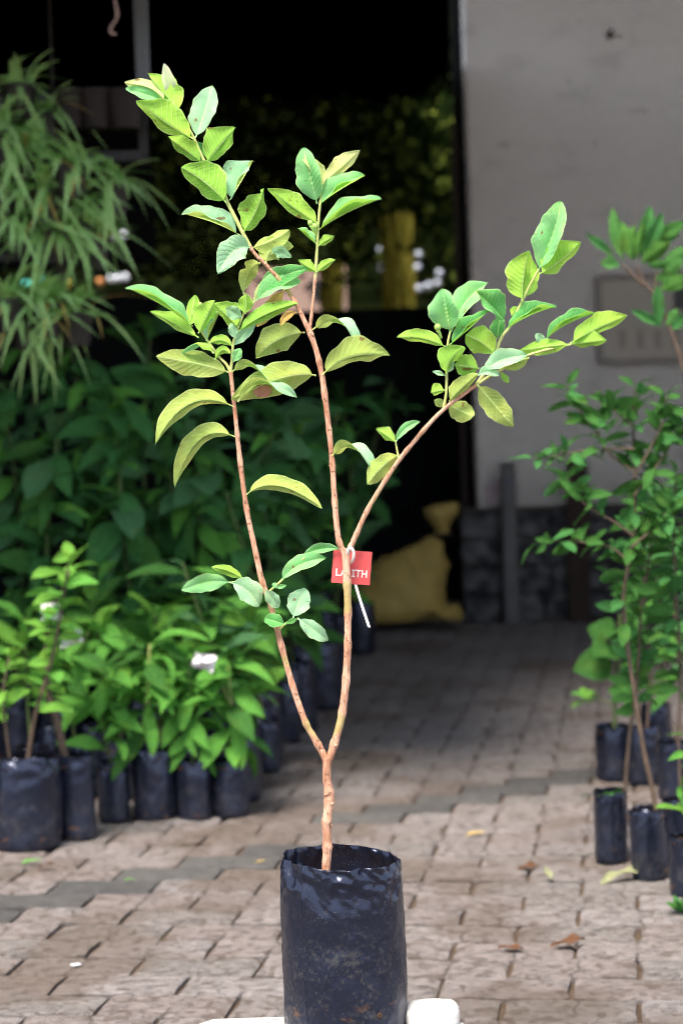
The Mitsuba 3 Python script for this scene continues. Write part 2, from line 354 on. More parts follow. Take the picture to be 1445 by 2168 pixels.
# dark band: one paver a row, stepping half a module each row
pa, pb = ground(1235, 1632), ground(-20, 1935)
def in_band(c, i, j):
    t = (c[1] - pb[1]) / (pa[1] - pb[1])
    xx = pb[0] + (pa[0] - pb[0]) * t
    return abs(c[0] - xx) < PL * .5 and -.25 < t < 1.05
top = thing('pavement', 'rough grey pink interlocking pavers of the nursery yard', 'pavement')
labels[top] = {'label': 'rough grey pink interlocking pavers with a stepped dark band', 'kind': 'structure'}
rest_v, rest_f, at_n = [], [], 0
seen = 0
for (z, i, j, c, x, y) in cells:
    r = np.random.default_rng(abs(i * 7919 + j * 104729) % 100003)
    k, flip = r.integers(10), r.choice([-1, 1])
    M = frame(c + [0, 0, r.uniform(-.003, .002)], EX * flip, [r.normal(0, .008), r.normal(0, .008), 1])
    vis = -60 < x < 1500 and y < 2240 and (c[0] > -1.0 + (c[1] - 5.6) * .165 - .2 or c[1] < 6.2)
    if in_band(c, i, j): put('paver', placed(PVD[k], M), top); seen += 1
    elif vis and seen < 296: put('paver', placed(PVL[k], M), top); seen += 1
    else:
        m = PV[k]
        rest_v.append(m.vertices @ M[:3, :3].T + M[:3, 3]); rest_f.append(np.array(m.faces) + at_n); at_n += len(m.vertices)
if rest_v:
    mesh('far_pavers', trimesh.Trimesh(np.vstack(rest_v), np.vstack(rest_f), process=False), 'paver_stone', top, smooth=35, kind='stuff')

# ------------------------------------------------------------------ black nursery bags
def bag_mesh(R, h, seed, n=64, m=26, amp=.006, rim=.006, inner=.05, flap=None, tilt=0.0, bottom_round=.02):
    r = np.random.default_rng(seed)
    th = np.arange(n) * 2 * np.pi / n
    zs = np.concatenate([np.linspace(0, 1, m)])
    off = r.uniform(0, 50, 3)
    def shell(zz, zf, inset):
        c, s = np.cos(th), np.sin(th)
        p = np.stack([c * R, s * R, np.full(n, zz)], 1)
        w1 = meshkit.fbm(np.stack([c * 2.1, s * 2.1, np.full(n, zz / R * 1.1)], 1) + off, 4, seed) - .5
        diag = np.stack([c * 3.2 + zz / R * 1.5, s * 3.2 - zz / R * 1.1, np.full(n, zz / R * 4.6)], 1) + off[::-1]
        w2 = np.abs(meshkit.fbm(diag * np.array([1, 1, .55]), 3, seed + 3) - .5)
        topw = np.clip((zf - .70) / .3, 0, 1)
        d = amp * (1.5 * w1 - (1.0 + 3.2 * topw) * w2 * (0.6 + topw))
        rr = R - inset + d
        if flap is not None:
            a = (th - flap + np.pi) % (2 * np.pi) - np.pi
            rr = rr + R * .024 * ((a > 0) & (a < 1.5)) * (1 - a / 1.5) + R * .022 * (np.abs(a) < 2.2 * np.pi / n)
        rr = rr * (1 - .030 * np.clip((zf - .86) / .14, 0, 1) ** 1.5 * (.6 + 1.3 * np.sin(th * 3 + off[0])))
        rr = rr * (1 - .06 * np.clip(1 - zz / bottom_round, 0, 1) ** 2)
        return np.stack([c * rr, s * rr, np.full(n, zz)], 1)
    rimz = (meshkit.fbm(np.stack([np.cos(th) * 1.6, np.sin(th) * 1.6, th * 0], 1) + off, 3, seed + 9) - .5) * 2 * rim + tilt * np.cos(th)
    rings = []
    for zf in zs:
        q = shell(zf * h, zf, 0)
        q[:, 2] += rimz * np.clip((zf - .6) / .4, 0, 1)
        rings.append(q)
    for k, zf in enumerate(np.linspace(0, 1, 8)):
        q = shell(h - zf * inner, .97 - zf * inner / h, .0022 + .003 * zf)
        q[:, 2] += rimz * (1 - .6 * zf)
        rings.append(q)
    v = np.vstack([np.vstack(rings), [[0, 0, h - inner - .004]], [[0, 0, 0]]])
    K = len(rings)
    i, j = np.meshgrid(np.arange(K - 1), np.arange(n), indexing='ij')
    q = np.stack([i * n + j, i * n + (j + 1) % n, (i + 1) * n + (j + 1) % n, (i + 1) * n + j], -1).reshape(-1, 4)
    jj = np.arange(n)
    f = np.vstack([q[:, [0, 1, 2]], q[:, [0, 2, 3]], np.stack([(jj + 1) % n, jj, jj * 0 + len(v) - 1], 1)])
    hv = np.concatenate([np.repeat(np.concatenate([zs, np.full(8, 1.0)]), n), [.9, 0]])
    return trimesh.Trimesh(v, f, process=False), np.stack([hv * 0 + .5, np.clip(hv, 0, .999)], 1)
def soil_mesh(R, z, seed):
    m = trimesh.creation.cylinder(R, .03, sections=24)
    m = m.subdivide()
    v = np.array(m.vertices); v[:, 2] += z - .015 + (meshkit.fbm(v * 70, 3, seed) - .5) * .012
    m.vertices = v
    return m
BAGS = []
for k in range(7):
    bmx, buv = bag_mesh(1.0, 2.0, 40 + k, 48, 22, amp=.12, rim=.10, inner=.35, bottom_round=.25, flap=k * 1.3)
    bv = np.array(bmx.vertices); sq = .10 * math.sin(k * 2.1)
    bv[:, 0] *= 1 + sq; bv[:, 1] *= 1 - sq; bv[:, 0] += .07 * math.sin(k * 1.7) * bv[:, 2] * (2 - bv[:, 2]) ; bmx.vertices = bv
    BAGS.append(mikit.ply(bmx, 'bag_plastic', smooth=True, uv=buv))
SOILS = [mikit.ply(soil_mesh(.95, 1.78, 3), 'soil', smooth=True)]
def bag_at(parent, base, R, h, k, lean=(0, 0), yaw=0.0):
    Z = np.array([lean[0], lean[1], 1.0])
    x = np.array([math.cos(yaw), math.sin(yaw), 0])
    put('nursery_bag', placed(BAGS[k % 7], frame(base, x - Z * (x @ Z) / (Z @ Z), Z, (R, R, h / 2))), parent)
    put('soil', placed(SOILS[0], frame(base, x - Z * (x @ Z) / (Z @ Z), Z, (R, R, h / 2))), parent)
    return base + Z / np.linalg.norm(Z) * h * .89

# ------------------------------------------------------------------ leaves of the photograph's main sapling
SC = FPX / D0
def leaf_profile(t, pw=.64, ex=.94):
    b = np.clip((t - .07) / .93, 0, 1)
    return np.maximum(np.sin(np.pi * b ** ex) ** pw, .018 * (t < .16)) * (1 - .25 * b ** 9)
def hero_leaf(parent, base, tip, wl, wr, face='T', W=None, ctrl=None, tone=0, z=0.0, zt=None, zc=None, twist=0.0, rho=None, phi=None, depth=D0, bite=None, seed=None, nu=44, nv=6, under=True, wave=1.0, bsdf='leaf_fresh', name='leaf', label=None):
    seed = seed if seed is not None else int(base[0] * 13 + tip[1] * 7 + tip[0] * 3) % 9973
    r = np.random.default_rng(seed)
    base, tip = np.array(base, float), np.array(tip, float)
    L = np.linalg.norm(tip - base)
    wl, wr = wl * 1.07, wr * 1.07
    W = W * 1.07 if W else max(abs(wl), abs(wr), .17 * L) * 1.03
    A, B = (wl, wr) if face == 'T' else (wr, wl)
    A, B = math.acos(np.clip(A / W, -1, 1)), math.acos(np.clip(B / W, -1, 1))
    rr, ph = (A - B) / 2 + (math.pi if face == 'U' else 0), (A + B) / 2
    if rho is not None: rr = math.radians(rho[0]); twist = rho[1] - rho[0]
    if phi is not None: ph = math.radians(phi)
    zt = L * r.uniform(-.28, .28) if zt is None else zt
    zc = zt * .5 + L * r.uniform(-.10, .10) if zc is None else zc
    ctrl = (base + tip) / 2 if ctrl is None else np.array(ctrl, float)
    P0, P1, P2 = np.append(base, 0), np.append(ctrl, zc), np.append(tip, zt)
    u = np.linspace(0, 1, nu)
    mid = ((1 - u) ** 2)[:, None] * P0 + (2 * u * (1 - u))[:, None] * P1 + (u ** 2)[:, None] * P2
    curl = r.uniform(-.16, .10) * L * np.clip((u - .72) / .28, 0, 1) ** 2
    mid = mid + np.stack([0 * u, -.25 * np.abs(curl), curl], 1)
    T = np.gradient(mid, axis=0); T /= np.linalg.norm(T, axis=1, keepdims=True)
    S = np.stack([T[:, 1], -T[:, 0], 0 * u], 1); S /= np.linalg.norm(S, axis=1, keepdims=True) + 1e-9
    Vv = np.array([0, 0, 1.0]) - T[:, 2:3] * T
    Vv /= np.linalg.norm(Vv, axis=1, keepdims=True)
    q = np.linspace(-1, 1, 2 * nv + 1)                 # -1 = leaf's left edge, +1 = right edge
    prof = leaf_profile(u)
    P = np.zeros((nu, len(q), 3))
    ang_r = rr + math.radians(twist) * u
    wob = r.uniform(0, 6.28, 4)
    for k, qq in enumerate(q):
        s = abs(qq)
        left = qq <= 0
        edge = 1 + .045 * np.sin(u * 17 + wob[0] + (3 if left else 0)) * s + .03 * np.sin(u * 31 + wob[1])
        if bite is not None and bite[1] == ('L' if left else 'R'):
            edge = edge * (1 - bite[2] * np.exp(-((u - bite[0]) / bite[3]) ** 2))
        w = np.maximum(W * prof * edge, 2.0 * np.clip((.14 - u) / .06, 0, 1)) * s
        fold = ph * (1.22 - .44 * s)
        a = ang_r + fold if left else ang_r + math.pi - fold
        n_a = ang_r + math.pi / 2
        phs = u * 11 - s * 2.4
        quilt = (np.abs(phs - np.floor(phs) - .5) - .25) * -3.2 * (s > .02) * (s < .98) * np.clip(u * 6 - .5, 0, 1) * (W / 26)
        wav = wave * W * .13 * s ** 2 * np.sin(u * 11 + wob[2] + (1.5 if left else 0)) * np.clip(u * 4, 0, 1)
        P[:, k] = mid + (w * np.cos(a))[:, None] * S + (w * np.sin(a))[:, None] * Vv + ((quilt + wav) * np.cos(n_a))[:, None] * S + ((quilt + wav) * np.sin(n_a))[:, None] * Vv
    sc = FPX / depth
    org = at(base[0], base[1], depth - z / sc)
    rel = P - P0
    Wd = org + (rel[..., 0:1] * RIGHT - rel[..., 1:2] * UP - rel[..., 2:3] * FWD) / sc
    du = np.gradient(Wd, axis=0); dl = -np.gradient(Wd, axis=1)
    N = np.cross(du, dl); N /= np.linalg.norm(N, axis=2, keepdims=True) + 1e-12
    thick = .00045 * (1 - np.abs(q) ** 4)[None, :, None] * np.clip(prof, .15, 1)[:, None, None]
    m = len(q)
    i, j = np.meshgrid(np.arange(nu - 1), np.arange(m - 1), indexing='ij')
    Q = np.stack([i * m + j, (i + 1) * m + j, (i + 1) * m + j + 1, i * m + j + 1], -1).reshape(-1, 4)
    F = np.vstack([Q[:, [0, 1, 2]], Q[:, [0, 2, 3]]])
    vv = np.broadcast_to(np.clip((q + 1) / 2, .001, .999) + 2 * tone, (nu, m))
    uu = np.broadcast_to(u[:, None] * .999, (nu, m))
    verts, faces, uvs = [(Wd + thick * N * .5).reshape(-1, 3)], [F], [np.stack([uu, vv], -1).reshape(-1, 2)]
    if under:
        verts.append((Wd - thick * N * .5).reshape(-1, 3)); faces.append(F[:, ::-1] + nu * m); uvs.append(np.stack([uu + 2, vv], -1).reshape(-1, 2))
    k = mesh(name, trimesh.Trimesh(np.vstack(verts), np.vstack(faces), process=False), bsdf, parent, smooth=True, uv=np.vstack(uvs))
    if label: tag(k, label)
    return k
def px_tube(parent, name, pts, widths, bsdf, depth=D0, n=40, sides=10, nodes=None, bump=.0, label=None, seed=0):
    """pts: (px, py[, z px towards the camera]); widths: full widths in px along it."""
    sc = FPX / depth
    w = np.array([at(p[0], p[1], depth - (p[2] if len(p) > 2 else 0) / sc) for p in pts])
    c = spline(w, n)
    r = np.interp(np.linspace(0, 1, n), np.linspace(0, 1, len(widths)), widths) / 2 / sc * .94
    if nodes:
        t = np.linspace(0, 1, n)
        for a in nodes: r = r * (1 + .20 * np.exp(-((t - a) * n / 1.4) ** 2))
    m = tube(c, r, sides, bump=bump, seed=seed)
    if nodes and bump:
        rg = np.random.default_rng(seed); bits = [m]
        for a in nodes:
            k = min(n - 1, int(a * (n - 1))); dirn = rg.normal(size=3) - FWD * .8; dirn /= np.linalg.norm(dirn)
            s = trimesh.creation.icosphere(1, r[k] * rg.uniform(.28, .45)); s.apply_translation(c[k] + dirn * r[k] * .85); bits.append(s)
        m = trimesh.util.concatenate(bits)
    k = mesh(name, m, bsdf, parent, smooth=50)
    if label: tag(k, label)
    return c

sap = thing('potted_sapling', 'tall slender guava sapling with pale green leaves in a black nursery bag', 'sapling')
# bag
top_c = at(727, 1816, D0)
BR, BH = 132 / SC, .277
base_c = np.array([top_c[0] - .004, top_c[1], top_c[2] - BH])
bm, bm_uv = bag_mesh(BR, BH, 5, n=260, m=110, amp=.0062, rim=.006, inner=.07, flap=math.radians(232), tilt=-.006)
bm.apply_translation(base_c)
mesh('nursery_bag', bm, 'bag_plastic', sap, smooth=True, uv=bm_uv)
bag_key = f'{sap}__nursery_bag'
sm = soil_mesh(BR * .95, 0, 8); sm.apply_translation(base_c + [0, 0, BH - .05]); mesh('soil', sm, 'soil', sap, smooth=True)
for (hx, hy) in ((697, 2062), (607, 2045), (793, 2155)):
    xo = (hx - 725) / SC
    yo = -math.sqrt(max(BR ** 2 - xo ** 2, 1e-5))
    nrm = np.array([xo, yo, 0]) / BR
    pz = at(hx, hy, D0 + yo)[2]
    pos = np.array([base_c[0] + .002, base_c[1], pz]) + nrm * (BR - .0005)
    ring = trimesh.creation.torus(.0036, .0011, major_sections=20, minor_sections=8)
    ring.apply_transform(frame(pos, np.cross(nrm, [0, 0, 1.0]), nrm))
    hk = mesh('drain_hole', ring, 'soil', bag_key, smooth=True)
    disc = trimesh.creation.cylinder(.0033, .0012, sections=16)
    disc.apply_transform(frame(pos + nrm * .0002, np.cross(nrm, [0, 0, 1.0]), nrm)); mesh('hole_shade', disc, 'cord_dark', bag_key)
# woody stems
px_tube(sap, 'trunk', [(689, 1885), (690, 1838), (693, 1790), (691, 1745), (697, 1695), (692, 1650), (692, 1605)], [21, 20, 20, 21, 22, 19, 20], 'bark', n=60, sides=16, nodes=[.32, .52, .66, .73], bump=.12, seed=1)
px_tube(sap, 'branch', [(693, 1618), (684, 1597), (662, 1558), (645, 1527), (620, 1455), (600, 1385), (575, 1290), (553, 1225), (540, 1165), (523, 1085), (511, 1000), (503, 930), (497, 870), (488, 787)], [18, 16, 15, 14, 14, 13, 13, 12, 13, 12, 11, 11, 10, 9, 9], 'bark', n=130, sides=14, nodes=[.12, .22, .31, .40, .53, .70, .79, .86], bump=.11, seed=2)
px_tube(sap, 'branch', [(692, 1618), (704, 1585), (722, 1520), (732, 1440), (736, 1340), (735, 1250), (731, 1165)], [19, 18, 17, 17, 16, 17, 18], 'bark', n=70, sides=14, nodes=[.2, .36, .5, .62, .74, .86], bump=.11, seed=3)
px_tube(sap, 'branch', [(732, 1178), (716, 1140), (708, 1060), (703, 980), (695, 900), (682, 800), (670, 745), (654, 698)], [15, 13, 13, 12, 12, 13, 12, 13], 'bark', n=90, sides=14, nodes=[.12, .28, .42, .55, .66, .8, .97], bump=.11, seed=4)
px_tube(sap, 'branch', [(732, 1178), (750, 1140), (780, 1075), (833, 990), (880, 930), (935, 870), (1007, 815)], [13, 12, 11, 10, 10, 9, 9], 'bark', n=90, sides=12, nodes=[.1, .2, .32, .45, .6, .72], bump=.11, seed=5)
px_tube(sap, 'branch', [(655, 703), (630, 650), (604, 608), (570, 568), (540, 538), (528, 519)], [11, 10, 9, 9, 8, 8], 'bark', n=50, sides=12, nodes=[.25, .5, .72, .9], bump=.11, seed=6)
px_tube(sap, 'branch', [(655, 703), (661, 650), (667, 587)], [8, 7, 7], 'bark', n=30, sides=10, nodes=[.3, .95], bump=.11, seed=7)
# green shoots
for pts, ws in (([(529, 521), (515, 495), (500, 465), (482, 430), (473, 405), (452, 370), (432, 340), (420, 315), (408, 288), (390, 255), (376, 228)], [9, 9, 8, 8, 7, 6]),
                ([(667, 588), (670, 540), (672, 500), (674, 465), (678, 425), (683, 388)], [7, 7, 6, 6, 5]),
                ([(488, 788), (491, 760), (494, 725), (505, 692), (520, 652)], [7, 7, 6, 5]),
                ([(488, 788), (478, 770), (463, 755), (440, 722), (424, 698)], [7, 6, 5]),
                ([(1006, 816), (1018, 800), (1042, 760), (1062, 712), (1078, 692), (1103, 640), (1120, 605), (1140, 570)], [8, 8, 7, 6, 6]),
                ([(1006, 816), (1030, 800), (1062, 782), (1105, 757), (1150, 742), (1208, 729)], [8, 6, 6, 5]),
                ([(938, 866), (944, 830), (945, 780), (947, 730), (953, 700)], [7, 6, 6, 5]),
                ([(844, 978), (841, 958), (836, 932)], [5, 5, 4]),
                ([(566, 1256), (580, 1243), (597, 1228), (618, 1204), (645, 1180)], [5, 5, 4]),
                ([(589, 1338), (596, 1328), (608, 1318), (632, 1309)], [5, 5, 4]),
                ([(556, 1246), (530, 1236), (512, 1230), (488, 1233)], [4, 4, 3])):
    px_tube(sap, 'shoot', pts, ws, 'green_stem', n=34, sides=10)
for (bx, by, sx, sy, r_) in ((657, 471, 668, 498, 6.5), (667, 478, 670, 500, 7), (926, 692, 934, 716, 7.5), (424, 644, 420, 658, 4)):
    c0 = at(bx, by, D0 - .004)
    b1 = trimesh.creation.icosphere(2, r_ / SC); v = np.array(b1.vertices); v[:, 2] *= 1.15; b1.vertices = v + c0
    st = tube(spline([at(bx, by + r_, D0 - .004), at((bx + sx) / 2 - 1, (by + sy) / 2, D0 - .003), at(sx, sy, D0)], 10), [r_ * .62 / SC, r_ * .5 / SC, r_ * .3 / SC], 8)
    mesh('flower_bud', trimesh.util.concatenate([b1, st]), 'bud_green', sap, smooth=True)
Lf = lambda *a, **k: hero_leaf(sap, *a, **k)
# top left shoot
Lf((372, 222), (349, 138), 13, 11, 'T', tone=4, z=-14)
Lf((349, 212), (264, 178), 3, 13, 'U', W=22, ctrl=(318, 172), tone=4, z=10)
Lf((352, 214), (266, 189), 9, 15, 'T', tone=0, z=-6)
Lf((383, 234), (312, 154), 7, 37, 'U', tone=0, z=16, ctrl=(344, 196))
Lf((409, 294), (291, 216), 3, 40, 'U', tone=0, z=18, ctrl=(348, 262))
Lf((413, 292), (446, 176), 30, 20, 'T', tone=2, z=-4, ctrl=(435, 236))
Lf((427, 344), (355, 291), 5, 24, 'U', tone=1, z=4)
Lf((425, 342), (404, 300), 6, 22, 'T', tone=1, z=-24)
Lf((436, 344), (498, 271), 38, 5, 'U', tone=1, z=10)
Lf((478, 429), (384, 354), 12, 42, 'U', tone=1, z=18, ctrl=(438, 382))
Lf((487, 424), (534, 338), 46, -8, 'T', tone=2, z=-2)
Lf((507, 498), (385, 452), -14, 32, 'T', tone=2, z=-2, ctrl=(452, 464))
Lf((514, 492), (557, 396), 33, 10, 'U', tone=1, z=8, ctrl=(546, 446), bite=(.9, 'R', .8, .07))
Lf((530, 524), (464, 584), 24, 27, 'T', W=30, tone=2, z=14, ctrl=(495, 512), zt=30)
Lf((532, 524), (612, 488), 10, 26, 'U', tone=2, z=-4, ctrl=(572, 512))
Lf((563, 557), (620, 520), 25, 22, 'U', tone=2, z=2, ctrl=(562, 514))
Lf((574, 533), (617, 545), 6, 14, 'T', tone=2, z=22, ctrl=(592, 524))
Lf((551, 557), (513, 617), 16, 17, 'U', tone=2, z=8, ctrl=(522, 556), bite=(.5, 'L', .5, .06))
# centre shoot
Lf((671, 431), (643, 319), 29, 18, 'T', tone=0, z=-4)
Lf((683, 399), (631, 330), 2, 25, 'U', tone=4, z=12, ctrl=(664, 366))
Lf((684, 384), (761, 318), 23, 4, 'U', tone=4, z=6, ctrl=(721, 361))
Lf((675, 434), (772, 374), 30, -11, 'T', tone=0, z=6, ctrl=(722, 394))
Lf((674, 487), (806, 424), 27, -20, 'T', tone=0, z=8, ctrl=(735, 445))
Lf((674, 474), (567, 400), 3, 27, 'U', tone=0, z=12, ctrl=(624, 444))
Lf((668, 516), (631, 484), -8, 14, 'T', tone=0, z=8)
Lf((674, 520), (706, 500), 12, 3, 'U', tone=0, z=8)
Lf((669, 574), (631, 549), 3, 14, 'U', tone=0, z=8, ctrl=(650, 566))
Lf((669, 576), (709, 548), 11, 4, 'U', tone=0, z=8, ctrl=(690, 558))
# between the two, around the left branch's top
Lf((542, 631), (652, 571), 22, 16, 'T', tone=1, z=-6, ctrl=(580, 580))
Lf((540, 638), (635, 598), 26, 8, 'T', tone=0, z=6, ctrl=(582, 594))
Lf((537, 640), (549, 600), 4, 5, 'U', tone=4, z=4)
Lf((537, 641), (513, 616), 5, 3, 'U', tone=4, z=4)
Lf((519, 664), (521, 624), 16, 14, 'U', tone=0, z=14)
Lf((504, 694), (453, 644), 5, 30, 'U', tone=0, z=12, ctrl=(478, 664))
Lf((512, 672), (478, 652), 14, 12, 'T', tone=2, z=24)
Lf((502, 703), (630, 643), 18, 4, 'U', tone=1, z=12, ctrl=(560, 658))
Lf((602, 612), (541, 690), 14, 14, 'T', tone=3, z=-22, label='dry yellow leaf')
Lf((628, 661), (594, 690), 8, 7, 'T', tone=3, z=6, ctrl=(603, 662), label='small orange yellow dead leaf')
Lf((645, 704), (541, 758), 20, 32, 'U', tone=2, z=-8, ctrl=(584, 707))
Lf((661, 698), (764, 726), 14, 14, tone=2, W=25, ctrl=(718, 655), rho=(196, 352), phi=26, z=6)
Lf((682, 794), (824, 758), 37, 3, 'U', tone=2, z=8, ctrl=(742, 736))
c12 = Lf((669, 795), (489, 850), 26, 33, 'U', W=35, tone=2, z=-18, ctrl=(606, 782), label='large olive leaf with a brown patch')
Lf((491, 787), (582, 824), 8, 10, tone=2, W=20, ctrl=(533, 748), rho=(205, 330), phi=22, z=10)
Lf((503, 851), (626, 842), 10, 14, tone=2, W=22, ctrl=(545, 778), rho=(196, 340), phi=20, z=16)
Lf((487, 789), (332, 757), 27, 25, 'U', tone=2, z=0, ctrl=(410, 762))
Lf((494, 861), (331, 944), 3, 25, 'U', tone=2, z=8, ctrl=(392, 812))
Lf((497, 925), (366, 1037), 4, 24, 'U', tone=2, z=10, ctrl=(408, 884))
Lf((521, 1048), (682, 1077), 19, 3, 'U', tone=2, z=8, ctrl=(580, 996))
# left top cluster
Lf((407, 691), (268, 611), -15, 25, 'T', tone=0, z=10, ctrl=(345, 640))
Lf((398, 692), (413, 624), 12, 17, 'U', tone=0, z=4)
Lf((420, 715), (316, 656), 3, 18, 'U', tone=0, z=14, ctrl=(366, 682))
Lf((420, 706), (455, 637), 27, 8, 'U', tone=0, z=18)
Lf((437, 722), (465, 659), 18, -10, 'T', tone=2, z=4)
Lf((452, 748), (384, 750), 7, 13, tone=0, W=15, ctrl=(424, 700), rho=(195, 330), phi=24, z=14)
Lf((491, 733), (443, 727), 5, 12, 'U', tone=0, z=18, ctrl=(470, 712))
Lf((491, 733), (541, 680), 11, 11, 'T', tone=2, z=2)
Lf((498, 716), (488, 685), 9, 9, 'T', tone=2, z=12)
Lf((455, 762), (487, 749), 9, 6, 'U', tone=0, z=10, ctrl=(468, 728))
Lf((494, 766), (509, 737), 10, 10, 'T', tone=0, z=8)
# lower clusters on the left branch
Lf((488, 1233), (385, 1252), 18, 17, 'T', tone=0, z=12, ctrl=(436, 1224), zt=10)
Lf((516, 1228), (447, 1202), 9, 9, 'U', tone=1, z=-14, ctrl=(484, 1202))
Lf((488, 1233), (548, 1286), 27, 15, 'T', tone=2, z=22, ctrl=(528, 1246))
Lf((560, 1248), (591, 1287), 13, 13, 'T', tone=2, z=26)
Lf((594, 1230), (689, 1184), 20, 8, 'T', tone=0, z=10, ctrl=(630, 1186))
Lf((638, 1182), (718, 1163), 9, 8, 'T', tone=0, z=-16, ctrl=(672, 1150))
Lf((583, 1244), (606, 1239), 4, 5, 'T', tone=0, z=8)
Lf((578, 1245), (584, 1233), 5, 4, 'T', tone=0, z=8)
Lf((620, 1308), (643, 1247), 23, 22, 'T', tone=2, z=8)
Lf((603, 1322), (559, 1310), 9, 16, 'T', tone=1, z=18)
Lf((630, 1309), (695, 1358), 16, 15, 'T', tone=2, z=14)
Lf((604, 1321), (630, 1309), 5, 5, 'T', tone=1, z=4)
# small leaves on the right branch and the centre stem
Lf((837, 936), (796, 907), 4, 16, 'U', tone=0, z=8)
Lf((837, 936), (889, 894), 10, 6, 'T', tone=0, z=8, ctrl=(856, 898))
Lf((846, 962), (776, 1028), 18, 22, 'U', tone=2, z=-8, ctrl=(806, 982))
Lf((702, 966), (798, 996), 16, 16, tone=2, W=26, ctrl=(742, 918), rho=(200, 345), phi=24, z=8)
# right cluster
Lf((944, 735), (840, 716), 3, 19, 'U', tone=0, z=12, ctrl=(890, 706))
Lf((953, 703), (936, 614), 36, 15, 'T', tone=0, z=2)
Lf((955, 703), (1034, 597), 31, 10, 'T', tone=0, z=-2, ctrl=(978, 630))
Lf((952, 730), (1032, 660), 24, -11, 'T', tone=1, z=6, ctrl=(988, 702))
Lf((944, 791), (981, 740), 28, 6, 'U', tone=1, z=16, ctrl=(948, 754))
Lf((945, 790), (956, 758), 4, 10, 'T', tone=2, z=0)
Lf((942, 795), (914, 787), 3, 6, 'T', tone=2, z=6)
Lf((941, 826), (911, 832), 2, 18, 'U', tone=0, z=8)
Lf((950, 850), (1011, 793), 21, 7, 'U', tone=2, z=14, ctrl=(972, 824))
Lf((946, 856), (1002, 882), 20, 22, 'U', tone=2, z=-14)
Lf((940, 859), (919, 846), 8, 9, 'U', tone=2, z=-10)
Lf((1010, 814), (1090, 906), 23, 24, 'U', tone=2, z=8, ctrl=(1044, 852))
Lf((1020, 787), (1117, 752), 22, 12, 'T', tone=2, z=24, ctrl=(1064, 752))
Lf((1011, 795), (1056, 796), 13, 5, 'T', tone=2, z=26, ctrl=(1032, 780))
Lf((1014, 780), (961, 772), 18, 25, 'U', tone=1, z=6)
Lf((1047, 751), (984, 711), 22, 30, 'U', tone=0, z=10, ctrl=(1020, 718))
Lf((1068, 680), (1005, 620), 6, 35, 'T', tone=1, z=8)
Lf((1052, 717), (1058, 671), 17, 10, 'T', tone=1, z=-8)
Lf((1070, 698), (1180, 647), 26, -15, 'T', tone=1, z=10, ctrl=(1122, 660))
Lf((1082, 667), (1096, 648), 9, 8, 'U', tone=0, z=-6)
Lf((1105, 637), (1117, 532), 36, 13, 'U', tone=0, z=14, ctrl=(1104, 590))
Lf((1109, 632), (1124, 544), 4, 24, 'U', tone=0, z=-6)
Lf((1136, 577), (1185, 432), 37, 9, 'T', tone=0, z=2, ctrl=(1178, 498))
Lf((1141, 580), (1228, 511), 40, 3, 'U', tone=0, z=12, ctrl=(1190, 558))
Lf((1152, 721), (1263, 662), 23, -15, 'T', tone=1, z=6, ctrl=(1200, 676))
Lf((1206, 727), (1330, 667), 30, 5, 'U', tone=0, z=10, ctrl=(1270, 690))
Lf((1207, 729), (1282, 721), 23, 3, 'U', tone=0, z=-4, ctrl=(1245, 726))
Lf((1205, 729), (1102, 742), 15, 15, 'U', tone=0, z=14, ctrl=(1152, 730))
Lf((1150, 724), (1133, 707), 9, 9, 'T', tone=2, z=-8)
Lf((1120, 757), (1062, 778), 15, 12, 'U', tone=2, z=-8)
Lf((1060, 788), (1077, 811), 6, 7, 'U', tone=1, z=2)
# brown patch on the large olive leaf
pm = trimesh.creation.icosphere(2, 1.0); v = np.array(pm.vertices)
v *= (1 + .25 * (meshkit.noise(v * 2.2, 5) - .5))[:, None]
pm.vertices = at(556, 827, D0 - (-18 + 6) / SC + .012 - .02) + (v[:, 0:1] * 19 * RIGHT + v[:, 1:2] * 14 * UP - v[:, 2:3] * .5 * FWD) / SC
mesh('brown_patch', pm, mat('leaf_patch', princ(mikit.proc(lambda p, n, uv: mix((.30, .13, .08), (.50, .25, .17), fbm(p.x * 160, p.y * 160, p.z * 160, 3))), .7, .2)), c12, smooth=True)

# name tag hanging behind the stem ------------------------------------------------
tg = thing('name_tag', 'small red square tag with white capital letters tied to the sapling stem', 'tag')
DT = D0 + .016
tc = at(744, 1201, DT)
tx = RIGHT * math.cos(.075) - UP * math.sin(.075); ty = np.cross(-FWD, tx) * 1.0
tx, ty = tx / np.linalg.norm(tx), ty / np.linalg.norm(ty)
M = frame(tc, tx, -FWD)
sT = FPX / DT
bend = lambda m: (setattr(m, 'vertices', np.array(m.vertices) + np.c_[np.zeros((len(m.vertices), 2)), -2.2 * np.array(m.vertices)[:, 0] ** 2 + 1.6 * np.array(m.vertices)[:, 0] * np.array(m.vertices)[:, 1]]), m)[1]
card = box(82 / sT, 71 / sT, .0009)
for _ in range(4): card = card.subdivide()
card = bend(card); card.apply_transform(M); mesh('card', card, 'tag_red', tg)
txt = meshkit.text_mesh('LALITH', 15 / sT, .0004, bold=True)
tb = txt.bounds; txt.apply_translation([-(tb[0, 0] + tb[1, 0]) / 2, 0, 0]); txt.apply_scale([66 / sT / (tb[1, 0] - tb[0, 0]), 1, 1])
txt.apply_translation([0.5 / sT, -20 / sT, .00050]); txt = bend(txt); txt.apply_transform(M); mesh('lettering', txt, 'tag_white', tg)
loop = spline([at(738, 1188, D0 + .012), at(735, 1172, D0 - .004), at(741, 1160, D0 - .010), at(748, 1168, D0 - .011), at(747, 1184, D0 - .006), at(742, 1192, D0 + .012)], 24)
mesh('tie', tube(loop, [.0024], 8), 'tag_white', tg, smooth=True)
